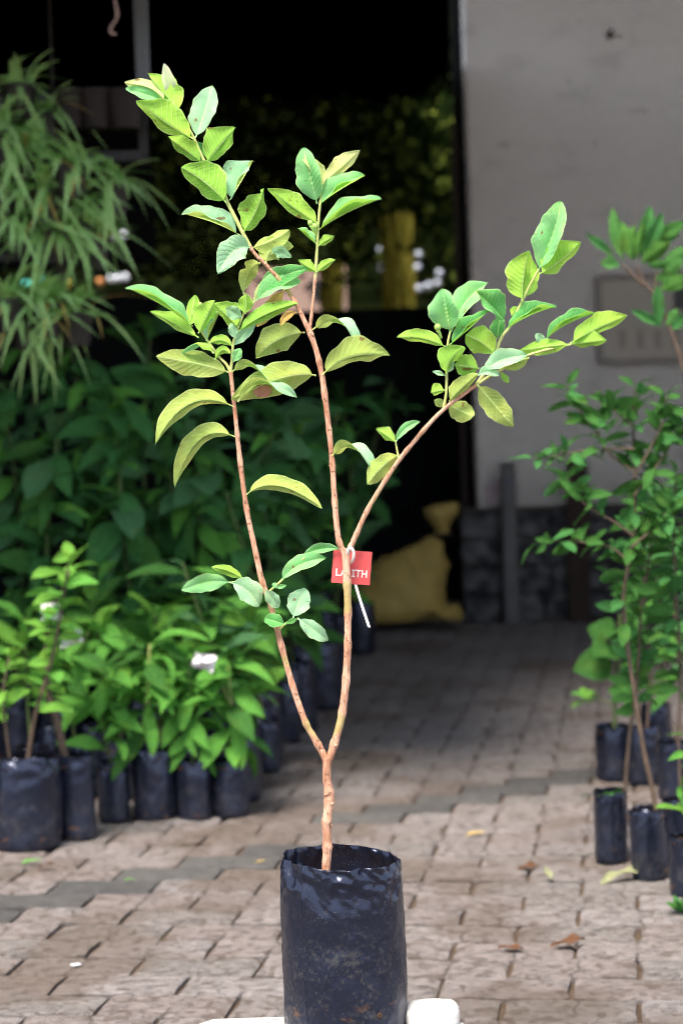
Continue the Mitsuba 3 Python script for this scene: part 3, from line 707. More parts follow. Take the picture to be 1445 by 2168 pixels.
tail = [at(749, 1226, DT + .003), at(758, 1258, DT - .0), at(769, 1292, DT - .002), at(781, 1328, DT - .003)]
c = spline(tail, 16); a = tx * 3.1 / sT
tv = np.vstack([c - a, c + a, c - a - FWD * .001, c + a - FWD * .001]); n = 16
tf = []
for k in range(n - 1):
    for (p, q) in ((0, n), (n, 3 * n), (3 * n, 2 * n), (2 * n, 0)):
        tf += [[p + k, q + k, q + k + 1], [p + k, q + k + 1, p + k + 1]]
tf += [[0, 2 * n, 3 * n], [0, 3 * n, n], [n - 1, 2 * n - 1, 4 * n - 1], [n - 1, 4 * n - 1, 3 * n - 1]]
mesh('tie_tail', trimesh.Trimesh(tv, tf, process=False), 'tag_white', tg)

# white stand under the bag and white block beside it ------------------------------
st = thing('stand', 'low white slatted stand under the black nursery bag', 'stand')
zt = base_c[2] - .002
def slat(x0, x1, y0, y1, z, name='slat', dz=.016, skew=0.0):
    m = chbox(x1 - x0, y1 - y0, dz, .003)
    v = np.array(m.vertices); v[:, 0] += v[:, 1] * skew + (v[:, 0] < 0) * (v[:, 1] * .9); m.vertices = v
    m.apply_translation([(x0 + x1) / 2, (y0 + y1) / 2, z - dz / 2]); mesh(name, m, 'white_plastic', st)
cx, cy = base_c[0], base_c[1]
slat(cx - .243, cx + .175, cy + .030, cy + .085, zt)
slat(cx - .185, cx + .19, cy - .040, cy + .022, zt)
slat(cx - .20, cx + .19, cy - .110, cy - .048, zt)
for sx in (-.15, .14):
    for sy in (-.085, .055):
        mesh('leg', box(.035, .035, zt - .016 - .001, (cx + sx, cy + sy, (zt - .016) / 2 + .001), .003), 'white_plastic', st)
    mesh('rail', box(.03, .19, .022, (cx + sx, cy - .012, zt - .016 - .0115), .002), 'white_plastic', st)
bk = at(913, 2122, D0 + .02)
blk = chbox(.086, .07, bk[2] - zt + .004, .012)
blk = blk.subdivide().subdivide()
blk = trimesh.smoothing.filter_laplacian(blk, iterations=3); rough(blk, .0022, 60, 3)
blk.apply_translation([bk[0], cy - .005, zt + (bk[2] - zt + .004) / 2])
mesh('foam_block', blk, 'white_plastic', None, smooth=True, label='chipped white rounded block on the stand right of the black bag', category='block')

# ------------------------------------------------------------------ background leaf templates
def leaf_tmpl(seed, W, droop=.3, fold=.35, tone=6, curl=0.0, nu=10, nv=2, pw=.8, ex=.9, bsdf='leaf_glossy', wavy=.03, heart=False, strap=False):
    r = np.random.default_rng(seed)
    u = np.linspace(0, 1, nu)
    x = u - droop * .18 * u ** 3
    z = .12 * u - droop * u ** 2
    y0 = curl * u ** 2
    prof = leaf_profile(u, pw, ex)
    if strap: prof = np.clip(np.minimum(.55 + u * 1.6, (1 - u) * 3.2 + .05), 0, 1)
    if heart: prof = np.maximum(np.sin(np.pi * np.clip((u - .1) / .9, 0, 1) ** .62) ** .8, .02)
    q = np.linspace(-1, 1, 2 * nv + 1)
    P = np.zeros((nu, len(q), 3))
    ph = r.uniform(0, 6, 2)
    for k, qq in enumerate(q):
        w = W * prof * abs(qq)
        P[:, k] = np.stack([x, y0 + np.sign(qq) * w * math.cos(fold), z + w * math.sin(fold) + wavy * W * 3 * qq * qq * np.sin(u * 9 + ph[0] + (2 if qq > 0 else 0))], 1)
    m = len(q)
    i, j = np.meshgrid(np.arange(nu - 1), np.arange(m - 1), indexing='ij')
    Q = np.stack([i * m + j, (i + 1) * m + j, (i + 1) * m + j + 1, i * m + j + 1], -1).reshape(-1, 4)
    F = np.vstack([Q[:, [0, 1, 2]], Q[:, [0, 2, 3]]])
    uv = np.stack([np.broadcast_to(u[:, None] * .999, (nu, m)), np.broadcast_to(np.clip((q + 1) / 2, .001, .999) + 2 * tone, (nu, m))], -1).reshape(-1, 2)
    return mikit.ply(trimesh.Trimesh(P.reshape(-1, 3), F, process=False), bsdf, smooth=True, uv=uv)
TM = {
    'mango': [leaf_tmpl(k, .165, d, .32, t, c) for k, (d, t, c) in enumerate([(.25, 5, .1), (.45, 5, -.1), (.65, 5, .05), (.15, 10, -.05), (.35, 7, .12)])],
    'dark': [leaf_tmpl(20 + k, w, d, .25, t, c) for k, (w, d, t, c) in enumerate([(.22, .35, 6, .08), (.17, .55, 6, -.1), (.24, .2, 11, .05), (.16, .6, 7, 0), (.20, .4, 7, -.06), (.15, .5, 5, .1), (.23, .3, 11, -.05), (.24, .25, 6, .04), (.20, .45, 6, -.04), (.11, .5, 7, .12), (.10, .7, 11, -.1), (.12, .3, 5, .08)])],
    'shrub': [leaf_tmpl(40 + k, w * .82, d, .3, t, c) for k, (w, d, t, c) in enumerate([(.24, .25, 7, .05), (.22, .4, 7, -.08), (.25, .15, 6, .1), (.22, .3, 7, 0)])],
    'guava': [leaf_tmpl(60 + k, w, d, .35, t, c) for k, (w, d, t, c) in enumerate([(.24, .2, 10, .05), (.22, .35, 5, -.08), (.25, .1, 10, .1)])],
    'heart': [leaf_tmpl(80 + k, .40, d, .12, t, 0, nu=12, nv=3, heart=True) for k, (d, t) in enumerate([(.3, 7), (.5, 5)])],
    'strap': [leaf_tmpl(90 + k, .068, d, .40, 8, c, nu=14, nv=1, strap=True) for k, (d, c) in enumerate([(.7, .12), (1.1, -.1), (1.5, .05), (.4, .2), (1.9, -.05)])],
    'strap_dry': [leaf_tmpl(97, .028, 1.3, .45, 3, .1, nu=14, nv=1, strap=True)],
    'dead': [leaf_tmpl(98, .22, .12, .35, 9, .1, wavy=.1), leaf_tmpl(99, .2, .05, .2, 5, .0), leaf_tmpl(96, .16, .05, .3, 12, .05, wavy=.12), leaf_tmpl(95, .18, .1, .3, 3, .05)],
}
def put_leaf(parent, kind, k, o, az, el, L, rollv=0.0, name='leaf'):
    d = np.array([math.cos(az) * math.cos(el), math.sin(az) * math.cos(el), math.sin(el)])
    side = np.cross([0, 0, 1.0], d); side /= np.linalg.norm(side) + 1e-9
    up = np.cross(d, side)
    rollv = rollv - side[1] * {'heart': 1.1, 'shrub': .5, 'dark': .4, 'mango': .35}.get(kind, 0)
    z = up * math.cos(rollv) + side * math.sin(rollv)
    put(name, placed(TM[kind][k % len(TM[kind])], frame(o, d, z, (L, L, L))), parent)
def stem_at(c, t):
    k = t * (len(c) - 1); i = min(int(k), len(c) - 2)
    return c[i] + (c[i + 1] - c[i]) * (k - i)
def leafy(parent, r, c, kind, n, L, t0=.3, t1=1.0, el=(-.1, .7), az_pref=None, whorl=False, ks=None):
    az = r.uniform(0, 6.28)
    for k in range(n):
        t = t0 + (t1 - t0) * (k / max(n - 1, 1)) ** (.8 if not whorl else .45)
        az += 2.4 + r.normal(0, .35)
        a = az if az_pref is None or r.random() > az_pref[1] else az_pref[0] + r.normal(0, .8)
        e = r.uniform(*el) + (.5 * (t - .5) if whorl else 0)
        put_leaf(parent, kind, int(r.choice(ks)) if ks is not None else r.integers(0, 60), stem_at(c, min(t, 1)), a, e, L * r.uniform(.65, 1.2), r.normal(0, .75 if kind == 'shrub' else .4))

# front left row of seedlings: (px centre, px bottom, px width, px height, stem height m, leaves, label)
left_rows = [
    (44, 1808, 150, 200, .62, 22, 'guava', .115, 'largest black nursery bag at the left edge with a leafy yellowish green seedling'),
    (156, 1785, 96, 182, .50, 24, 'guava', .11, 'second black bag from the left edge, its thick grey brown stem leaning left'),
    (238, 1746, 66, 130, .30, 20, 'mango', .17, 'narrow black bag seedling between the leaning stem bag and the wide bag'),
    (324, 1742, 93, 148, .36, 24, 'mango', .18, 'wide black bag seedling, fourth from the left edge of the front row'),
    (410, 1740, 76, 127, .34, 22, 'mango', .17, 'blue black bag seedling, second from the right end of the front row'),
    (487, 1735, 78, 121, .32, 24, 'mango', .18, 'rightmost seedling of the front row with long drooping bright leaves')]
for k, (px, py, bw, bh, sh, nl, kind, LL, lab) in enumerate(left_rows):
    r = np.random.default_rng(300 + k)
    p = ground(px, py); s = FPX / (p - CAM).dot(FWD); R = bw / s / 2; p = p + [0, R * .98, 0]
    t = thing('potted_seedling', lab, 'seedling')
    lean = (.05, 0) if k == 0 else (-.02, 0) if k == 1 else (r.normal(0, .012), 0)
    topp = bag_at(t, p, R, bh / s, k, lean, r.uniform(0, 6))
    if k == 0:
        c = spline([topp, topp + [.03, 0, .15], topp + [.09, .02, .34], topp + [.15, .0, .62]], 24)
        mesh('stem', tube(c, [.008, .006, .003], 7), 'bark_grey', t, smooth=True)
        leafy(t, r, c, kind, 24, LL, .35, 1, (-.2, .8))
        c2 = spline([topp + [-.05, 0, 0], topp + [-.06, -.02, .2], topp + [-.04, 0, .33]], 12); mesh('stem', tube(c2, [.005, .003], 7), 'bark_grey', t, smooth=True)
        leafy(t, r, c2, kind, 14, LL * .8, .3, 1, (-.3, .7))
    elif k == 1:
        c = spline([topp + [-.01, 0, -.05], topp + [-.04, 0, .12], topp + [-.07, .02, .24], topp + [-.06, .04, .42], topp + [.01, .03, .58]], 24)
        mesh('stem', tube(c, [.013, .011, .007, .003], 9), 'bark_grey', t, smooth=True)
        leafy(t, r, c, kind, 26, LL, .45, 1, (-.2, .8))
    else:
        c = spline([topp, topp + [r.normal(0, .01), 0, sh * .5], topp + [r.normal(0, .02), 0, sh]], 16)
        mesh('stem', tube(c, [.005, .003], 7), 'green_stem' if k % 2 else 'stem_dark', t, smooth=True)
        leafy(t, r, c, kind, nl + 9, LL, .18, 1, (-.9, .95), ks=[0, 1, 2, 0, 1, 4])
# rows behind them
ORD = ['first', 'second', 'third', 'fourth', 'fifth', 'sixth', 'seventh', 'eighth', 'ninth']
SEED_GROUP = 'seedlings behind the front row on the left'
spots = [(70, 1700), (165, 1690), (255, 1690), (345, 1685), (430, 1683), (515, 1680), (120, 1648), (215, 1645), (305, 1640), (395, 1638), (480, 1636), (560, 1632), (40, 1610), (160, 1600), (265, 1598), (370, 1596), (470, 1594), (555, 1590)]
for k, (px, py) in enumerate(spots):
    r = np.random.default_rng(360 + k)
    p = ground(px, py); t = thing('potted_seedling', f'seedling {ORD[k % 6]} from the left in the {ORD[1 + k // 6]} row of bags on the left', 'seedling', SEED_GROUP)
    topp = bag_at(t, p, .062, .19, k, (0, 0), r.uniform(0, 6))
    sh = r.uniform(.32, .47)
    c = spline([topp, topp + [r.normal(0, .02), 0, sh * .5], topp + [r.normal(0, .03), 0, sh]], 12)
    mesh('stem', tube(c, [.005, .003], 6), 'stem_dark', t, smooth=True)
    leafy(t, r, c, 'mango', 22, .18, .35, 1, (-.5, 1.0), ks=[0, 1, 2, 0, 4, 3])
# dark bags receding along the edge of the path
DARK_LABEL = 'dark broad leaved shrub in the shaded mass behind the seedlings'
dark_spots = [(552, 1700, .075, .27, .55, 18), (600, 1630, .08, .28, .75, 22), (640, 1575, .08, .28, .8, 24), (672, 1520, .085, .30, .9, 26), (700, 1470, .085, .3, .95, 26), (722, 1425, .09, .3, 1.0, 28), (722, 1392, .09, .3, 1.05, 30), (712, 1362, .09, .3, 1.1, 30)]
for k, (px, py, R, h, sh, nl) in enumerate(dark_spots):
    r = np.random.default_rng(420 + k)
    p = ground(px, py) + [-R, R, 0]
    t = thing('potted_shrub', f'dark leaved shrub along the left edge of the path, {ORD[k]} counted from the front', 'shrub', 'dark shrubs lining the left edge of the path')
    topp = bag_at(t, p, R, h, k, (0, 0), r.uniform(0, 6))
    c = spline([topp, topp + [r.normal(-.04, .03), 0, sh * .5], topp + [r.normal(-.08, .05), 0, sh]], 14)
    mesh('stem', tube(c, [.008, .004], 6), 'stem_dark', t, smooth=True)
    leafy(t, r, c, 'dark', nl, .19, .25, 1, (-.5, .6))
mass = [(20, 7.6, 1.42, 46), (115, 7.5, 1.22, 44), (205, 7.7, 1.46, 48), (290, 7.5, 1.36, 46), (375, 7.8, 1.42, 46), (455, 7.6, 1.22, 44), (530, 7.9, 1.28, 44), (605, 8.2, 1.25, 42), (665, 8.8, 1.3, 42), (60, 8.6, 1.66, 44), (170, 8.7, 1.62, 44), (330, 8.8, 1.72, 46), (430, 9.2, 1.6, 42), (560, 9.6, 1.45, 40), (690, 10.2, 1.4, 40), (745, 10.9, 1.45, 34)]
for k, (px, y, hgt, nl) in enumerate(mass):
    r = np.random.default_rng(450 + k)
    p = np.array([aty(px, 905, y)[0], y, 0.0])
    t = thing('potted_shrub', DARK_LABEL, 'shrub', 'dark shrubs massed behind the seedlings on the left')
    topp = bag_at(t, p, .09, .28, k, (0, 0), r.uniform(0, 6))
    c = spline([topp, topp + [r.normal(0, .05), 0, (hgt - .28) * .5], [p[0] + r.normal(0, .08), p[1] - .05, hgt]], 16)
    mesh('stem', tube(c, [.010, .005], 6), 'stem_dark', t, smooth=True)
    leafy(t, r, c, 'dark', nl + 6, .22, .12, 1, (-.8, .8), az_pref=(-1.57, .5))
# white paper labels among the seedlings
for k, (px, py, w, h, a, lab) in enumerate([(432, 1402, 46, 32, -.25, 'crumpled white paper label on a stem in the right part of the seedling rows'), (150, 1352, 46, 28, .3, 'white paper label among the seedlings at the far left, lower of two'), (108, 1295, 44, 34, .1, 'white paper label among the seedlings at the far left, upper of two')]):
    gx, gy = np.meshgrid(np.linspace(-.5, .5, 9), np.linspace(-.5, .5, 7))
    zz = .35 * np.sin(gx * 7 + gy * 5 + k) + .3 * np.cos(gy * 8 - gx * 4 + k * 2)
    cc = at(px, py, 6.15); s = FPX / 6.15
    ca, sa = math.cos(a), math.sin(a)
    V = cc + (((gx * w * ca - gy * h * sa) / s)[..., None] * RIGHT + ((gx * w * sa + gy * h * ca) / s)[..., None] * UP - (zz * .12)[..., None] * FWD * .6).reshape(7, 9, 3)
    V = V.reshape(-1, 3); i, j = np.meshgrid(np.arange(6), np.arange(8), indexing='ij')
    Q = np.stack([i * 9 + j, i * 9 + j + 1, (i + 1) * 9 + j + 1, (i + 1) * 9 + j], -1).reshape(-1, 4)
    mesh('plant_label', trimesh.Trimesh(np.vstack([V, V + FWD * .001]), np.vstack([Q[:, [0, 1, 2]], Q[:, [0, 2, 3]], Q[:, [0, 2, 1]] + 63, Q[:, [0, 3, 2]] + 63]), process=False), 'paper_label', None, smooth=True, label=lab, category='plant label')

# ------------------------------------------------------------------ rack with hanging spider plants
YR = 6.95
rk = thing('plant_rack', 'dark hanging steel plant rack on the left carrying tiers of spider plants', 'rack')
for px in (-60, 128, 318):
    b = aty(px, 905, YR)
    zt_ = aty(px, 190, YR)[2]
    zl_ = aty(px, 698 if px < 300 else 338, YR)[2]
    mesh('upright', box(.03, .03, zt_ - zl_, (b[0], YR + .12, (zt_ + zl_) / 2)), 'pot_black', rk)
    mesh('hanger', box(.008, .008, 2.83 - zt_, (b[0], YR + .12, (2.83 + zt_) / 2)), 'pot_black', rk)
xa = aty(-90, 905, YR)[0]
for py, pe in ((205, 322), (330, 322), (450, 236), (535, 214), (690, 190)):
    z_, xb = aty(150, py, YR)[2], aty(pe, 905, YR)[0]
    mesh('shelf_bar', box(xb - xa, .03, .035, ((xa + xb) / 2, YR + .05, z_)), 'blue_grey_steel' if py == 205 else 'pot_black', rk)
def pot_mesh(r1, r2, h):
    m = trimesh.creation.revolve(np.array([[0, 0], [r1, 0], [r2 * .97, h * .86], [r2 * 1.06, h * .86], [r2 * 1.06, h], [r2 * .95, h], [r2 * .9, h * .8], [0, h * .8]]), sections=24)
    return m
POT_B, POT_N = mikit.ply(pot_mesh(.045, .06, .11), 'pot_black', smooth=35), mikit.ply(pot_mesh(.05, .062, .13), 'pot_brown', smooth=35)
crowns = [(38, 178, 18), (92, 236, 14), (4, 275, 15), (48, 318, 18), (150, 346, 15), (236, 382, 15), (4, 392, 16), (96, 400, 18), (172, 432, 16), (36, 462, 16), (112, 486, 15), (196, 500, 12), (20, 632, 18), (96, 640, 16), (160, 660, 13), (58, 668, 15)]
SPL = ['topmost spider plant at the left edge with upright arching blades', 'spider plant right below the topmost one, left of the brown pots', 'spider plant cut by the left edge, below the topmost one', 'spider plant hanging third from the top along the left edge', 'spider plant under the brown pots, left of the far right one', 'spider plant furthest right on the rack, with long arching blades', 'spider plant cut by the left edge at mid height of the rack', 'spider plant at mid height in the middle of the rack', 'spider plant at mid height, left of the round white spots', 'spider plant above the teal spot at the left', 'spider plant above the yellow spot behind the rack', 'spider plant just below the round white spots', 'lowest tier spider plant cut by the left edge', 'lowest tier spider plant below the teal spot, second from the left edge', 'lowest tier spider plant furthest right', 'lowest hanging spider plant, in front of its tier']
for k, (px, py, nl) in enumerate(crowns):
    r = np.random.default_rng(500 + k)
    y = YR - .05 + r.uniform(-.12, .05)
    p = aty(px, py, y)
    t = thing('spider_plant', SPL[k], 'spider plant', 'spider plants hanging on the rack')
    put('pot', placed(POT_B, frame(p - [0, 0, .115], [1, 0, 0], [0, 0, 1])), t)
    for q in range(nl + 16):
        a = -1.57 + r.normal(0, 1.25)
        dry = r.random() < .07
        put_leaf(t, 'strap_dry' if dry else 'strap', r.integers(5), p + [r.normal(0, .02), r.normal(0, .02), -.01], a, r.uniform(.0, 1.25), r.uniform(.11, .20), r.normal(0, .3))
for k, (px, py) in enumerate([(205, 246), (264, 246), (150, 246)]):
    p = aty(px, py + 26, YR)
    t = thing('plant_pot', ('dark brown empty pot hanging under the rack top bar, left of the right hand one', 'dark brown empty pot hanging under the rack top bar beside the steel post', 'dark empty pot under the rack top bar nearest the spider plants')[k], 'pot')
    put('body', placed(POT_N, frame(p, [1, 0, 0], [0, 0, 1])), t)

# ------------------------------------------------------------------ posts, canopy, screens
YP = 7.03
a0 = aty(297, 5, YP)
pt = thing('canopy_post', 'blue grey steel post rising from the rack top bar to the canopy', 'post')
zb = aty(297, 203, YP)[2]
mesh('shaft', box(28 / FPX * YP, .045, 2.85 - zb, (a0[0], YP, (2.85 + zb) / 2), .004), 'blue_grey_steel', pt)
mesh('foot_plate', box(.10, .10, .010, (a0[0], YP, zb - .006)), 'blue_grey_steel', pt)
xr = aty(975, 500, 12.4)[0]
cn = thing('shade_canopy', 'black shade cloth canopy roofing the dark back of the yard', 'canopy')
def sheet(x0, x1, y0, y1, z0, z1, seed, th=.004, taper=0.0, tend=.55):
    nx, ny = 30, 40
    gx, gy = np.meshgrid(np.linspace(x0, x1, nx), np.linspace(y0, y1, ny))
    t = (gy - y0) / (y1 - y0)
    gx = gx + taper * (1 - np.minimum(t / tend, 1)) * x1 / 2 * ((gx - x0) / (x1 - x0)) ** 3
    gz = z0 + (z1 - z0) * t + .03 * np.sin(gx * 3 + seed) * np.sin(t * 9)
    V = np.stack([gx, gy, gz], -1).reshape(-1, 3)
    i, j = np.meshgrid(np.arange(ny - 1), np.arange(nx - 1), indexing='ij')
    Q = np.stack([i * nx + j, i * nx + j + 1, (i + 1) * nx + j + 1, (i + 1) * nx + j], -1).reshape(-1, 4)
    F = np.vstack([Q[:, [0, 1, 2]], Q[:, [0, 2, 3]]])
    return trimesh.Trimesh(np.vstack([V, V + [0, 0, th]]), np.vstack([F, F[:, ::-1] + len(V)]), process=False)
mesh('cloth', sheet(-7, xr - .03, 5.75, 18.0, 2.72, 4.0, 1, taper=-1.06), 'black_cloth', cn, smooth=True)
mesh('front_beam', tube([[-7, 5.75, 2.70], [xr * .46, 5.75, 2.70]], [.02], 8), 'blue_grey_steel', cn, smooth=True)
eave = thing('light_blocking_eave', 'unseen dark eave sheet, added and widened to block sky light', 'eave')
mesh('soffit', sheet(-7, 7.5, 6.3, 12.45, 5.7, 5.9, 2, .05), 'black_cloth', eave, smooth=True)  # out-of-view sheet, spread wide to cut sky light at the back
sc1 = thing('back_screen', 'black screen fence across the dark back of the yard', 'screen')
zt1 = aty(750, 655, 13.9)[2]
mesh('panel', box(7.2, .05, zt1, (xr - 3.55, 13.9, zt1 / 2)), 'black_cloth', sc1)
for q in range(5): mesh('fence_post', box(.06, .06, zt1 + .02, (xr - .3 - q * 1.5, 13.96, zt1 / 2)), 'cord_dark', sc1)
mesh('light_blocking_wall', box(.2, 14.5, 3.0, (-4.4, 12.6, 1.5)), 'black_cloth', None, kind='structure', label='unseen dark wall added along the left to block side light')  # added out of view to keep side light off the back floor
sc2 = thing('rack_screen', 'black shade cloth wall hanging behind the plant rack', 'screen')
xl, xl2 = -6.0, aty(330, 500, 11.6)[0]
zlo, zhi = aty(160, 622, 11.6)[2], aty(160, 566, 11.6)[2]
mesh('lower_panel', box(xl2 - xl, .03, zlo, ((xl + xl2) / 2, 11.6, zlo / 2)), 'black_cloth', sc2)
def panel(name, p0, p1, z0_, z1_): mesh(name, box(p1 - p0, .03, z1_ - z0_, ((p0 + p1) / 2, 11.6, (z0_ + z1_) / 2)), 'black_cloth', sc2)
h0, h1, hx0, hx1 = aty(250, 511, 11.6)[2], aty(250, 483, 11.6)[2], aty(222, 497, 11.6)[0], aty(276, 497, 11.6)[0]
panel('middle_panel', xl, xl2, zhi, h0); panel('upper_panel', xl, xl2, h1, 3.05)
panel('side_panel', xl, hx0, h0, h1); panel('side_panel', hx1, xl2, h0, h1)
# hanging dry twig under the canopy edge
tw = spline([at(226, -190, 6.3), at(232, -60, 6.3), at(243, 0, 6.28), at(248, 30, 6.28), at(242, 46, 6.28), at(234, 58, 6.28), at(236, 69, 6.28), at(246, 71, 6.28)], 40)
mesh('hanging_twig', tube(tw, [.004, .004, .006, .005, .006, .003], 8), 'dry_twig', None, smooth=True, label='thin pale dry twig with a hooked end hanging from above', category='twig')

# ------------------------------------------------------------------ plastered building at the right
YW = 12.45
bl = thing('building', 'grey plastered building with a dark rough stone plinth at the right', 'building')
x0 = aty(1012, 1075, YW)[0]
zp = aty(1150, 1078, YW)[2]
mesh('wall', box(5.0, .3, 6.0 - zp, (x0 + 2.5, YW + .15, (6.0 + zp) / 2), .006), 'plaster', bl)
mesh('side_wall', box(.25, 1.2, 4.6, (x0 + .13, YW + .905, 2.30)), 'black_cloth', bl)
mesh('added_wing_wall', box(.25, 4.6, 5.65, (x0 + 2.05, YW - 2.35, 2.825)), 'plaster', bl)  # unseen wing, added to stop side light and bounce some onto the wall
xs0 = aty(980, 1250, YW)[0]
pk = mesh('plinth', box(5.1 + (x0 - xs0), .28, zp - .01, (xs0 + (5.1 + x0 - xs0) / 2, YW + .13, (zp - .01) / 2)), 'mortar', bl)
rs = np.random.default_rng(77)
z = .0
for row in range(4):
    hh = zp / 4
    x = xs0 - rs.uniform(0, .12)
    while x < xs0 + 2.2:
        w = rs.uniform(.2, .42)
        xa_, xb_ = max(x, xs0 - .01), x + w
        if xb_ - xa_ > .06:
            m = chbox(xb_ - xa_ - .014, .09, hh - .014, .012).subdivide().subdivide()
            rough(m, .024, 13, int(rs.integers(1000)))
            m.apply_translation([(xa_ + xb_) / 2, YW - .022 + rs.uniform(-.01, .01), z + hh / 2]); mesh('stone', m, 'stone_dark', pk, smooth=40)
        x += w
    z += hh
lg = box(5.0 + (x0 - xs0), .33, .03, (xs0 + (5.0 + x0 - xs0) / 2, YW + .125, zp + .006), .004); mesh('ledge', lg, 'mortar', bl)
jx = aty(973, 330, YW)[0]
mesh('door_jamb', box(.04, .06, 3.1, (x0 - .06, YW + .34, 1.55)), 'brown_wood', bl)
# stained patch near the foot of the wall
sp = trimesh.creation.icosphere(2, 1.0); v = np.array(sp.vertices); v *= (1 + .5 * (meshkit.noise(v * 2.5, 2) - .5))[:, None]
pc = aty(1045, 1040, YW)
sp.vertices = v * np.array([.055, .002, .085]) + pc; mesh('stain', sp, 'pink_stain', bl, smooth=True, label='pinkish scribbled stain at the foot of the wall')
# meter cabinet
cb = thing('meter_cabinet', 'beige shallow cabinet with a dark frame fixed to the plastered wall', 'cabinet')
ca, cbp = aty(1263, 588, YW), aty(1263, 766, YW)
cw, chh = 1.0, ca[2] - cbp[2]
cxm, czm = ca[0] + cw / 2, (ca[2] + cbp[2]) / 2
mesh('door', box(cw - .02, .05, chh - .02, (cxm, YW - .028, czm), .004), 'cabinet_paint', cb)
for (sx, sz, px_, pz_) in ((.035, chh + .02, -cw / 2, 0), (.035, chh + .02, cw / 2, 0)):
    mesh('frame', box(sx, .075, sz, (cxm + px_, YW - .04, czm + pz_), .004), 'cabinet_frame', cb)
for pz_ in (-chh / 2, chh / 2): mesh('frame', box(cw - .036, .072, .03, (cxm, YW - .0395, czm + pz_), .004), 'cabinet_frame', cb)
wn = aty(1450, 628, YW); mesh('window', box(.2, .02, .16, (wn[0] + .02, YW - .058, wn[2]), .003), 'dark_glass', cb)
for q in range(4):
    s_ = aty(1315 + q * 37, 718, YW); mesh('slot', box(.035, .012, .11, (s_[0], YW - .054, s_[2]), .002), 'faint_smudge', cb)
# wall peg
pg = thing('wall_peg', 'short dark peg sticking out of the plaster near the top right', 'peg')
pp = aty(1290, 74, YW)
mesh('shaft', tube([pp + [0, .02, 0], pp + [-.005, -.12, .005]], [.014, .012], 10), 'brown_wood', pg, smooth=True)
mesh('collar', tube([pp + [0, .004, 0], pp + [0, -.012, 0]], [.024], 12), 'brown_wood', pg, smooth=True)
# bollard post in front of the plinth
bp = ground(1085, 1322); bt = aty(1079, 985, bp[1])[2]
bo = thing('bollard', 'dark grey square post standing in front of the stone plinth', 'post')
mesh('shaft', box(.088, .088, bt, (bp[0], bp[1] + .044, bt / 2), .006), 'grey_steel', bo)
mesh('cap', box(.098, .098, .016, (bp[0], bp[1] + .044, bt + .0085), .004), 'grey_steel', bo)
bm2 = trimesh.creation.cylinder(.012, .006, sections=14); rot(bm2, 90, (1, 0, 0)); bm2.apply_translation([bp[0] - .005, bp[1] - .003, bt - .10]); mesh('blue_sticker', bm2, mat('sticker_blue', princ((.03, .06, .22), .5)), bo)
# brown plank leaning on the wall behind the right shrubs
pl = aty(1222, 975, YW - .3)
mesh('leaning_board', rot(box(.13, .03, pl[2], (pl[0], YW - .2, pl[2] / 2), .004), 3, (1, 0, 0), (pl[0], YW - .2, 0)), 'brown_wood', None, label='dark brown board leaning on the wall behind the right shrubs', category='board')

# yellow woven sack
sk = thing('sack', 'bulging yellow woven sack tied at the neck beside the stone plinth', 'sack')
def blob(ctrls, seed, amp=.03):
    """closed lofted body from (centre, rx, rz) rings along a spine"""
    cs = np.array([c for c, _, _ in ctrls], float); K = 44
    C = spline(cs, K); RX = np.interp(np.linspace(0, 1, K), np.linspace(0, 1, len(ctrls)), [r for _, r, _ in ctrls]); RZ = np.interp(np.linspace(0, 1, K), np.linspace(0, 1, len(ctrls)), [r for _, _, r in ctrls])
    T = np.gradient(C, axis=0); T /= np.linalg.norm(T, axis=1, keepdims=True)
    Yv = np.array([0, 1.0, 0]); n = 56; th = np.arange(n) * 2 * np.pi / n
    V = []
    for k in range(K):
        b = np.cross(T[k], Yv); b /= np.linalg.norm(b)
        V.append(C[k] + np.cos(th)[:, None] * b * RZ[k] + np.sin(th)[:, None] * Yv * RX[k])
    V = np.vstack(V)
    i, j = np.meshgrid(np.arange(K - 1), np.arange(n), indexing='ij')
    Q = np.stack([i * n + j, i * n + (j + 1) % n, (i + 1) * n + (j + 1) % n, (i + 1) * n + j], -1).reshape(-1, 4)
    V = np.vstack([V, C[:1], C[-1:]]); jj = np.arange(n); m = len(V)
    F = np.vstack([Q[:, [0, 1, 2]], Q[:, [0, 2, 3]], np.stack([(jj + 1) % n, jj, jj * 0 + m - 2], 1), np.stack([(K - 1) * n + jj, (K - 1) * n + (jj + 1) % n, jj * 0 + m - 1], 1)])
    ms = trimesh.Trimesh(V, F, process=False); v = np.array(ms.vertices); nn = np.array(ms.vertex_normals)
    fold = np.abs(meshkit.fbm(v * np.array([5, 5, 9]) + v[:, :1] * 4, 3, seed) - .5)
    ms.vertices = v + nn * (amp * (1.2 * meshkit.fbm(v * 5, 3, seed + 2) - 1.6 * fold))[:, None]
    v = np.array(ms.vertices); v[:, 2] = np.maximum(v[:, 2], .004); ms.vertices = v
    return ms
ys = 12.05
A_ = lambda px, py: aty(px, py, ys)
body = blob([(A_(852, 1318), .20, .31), (A_(850, 1290), .235, .355), (A_(864, 1245), .22, .295), (A_(896, 1195), .17, .18), (A_(918, 1155), .10, .09), (A_(932, 1134), .045, .05)], 12, .05)
mesh('body', body, 'sack_weave', sk, smooth=True)
neck = blob([(A_(938, 1134), .045, .045), (A_(934, 1115), .055, .06), (A_(934, 1092), .085, .10), (A_(933, 1074), .07, .115), (A_(932, 1066), .03, .08)], 9, .03)
mesh('neck_frill', neck, 'sack_weave', sk, smooth=True)
ring = trimesh.creation.torus(.052, .009, major_sections=28, minor_sections=8); ring.apply_translation(A_(938, 1131)); mesh('tie_cord', ring, 'cord_dark', sk, smooth=True)

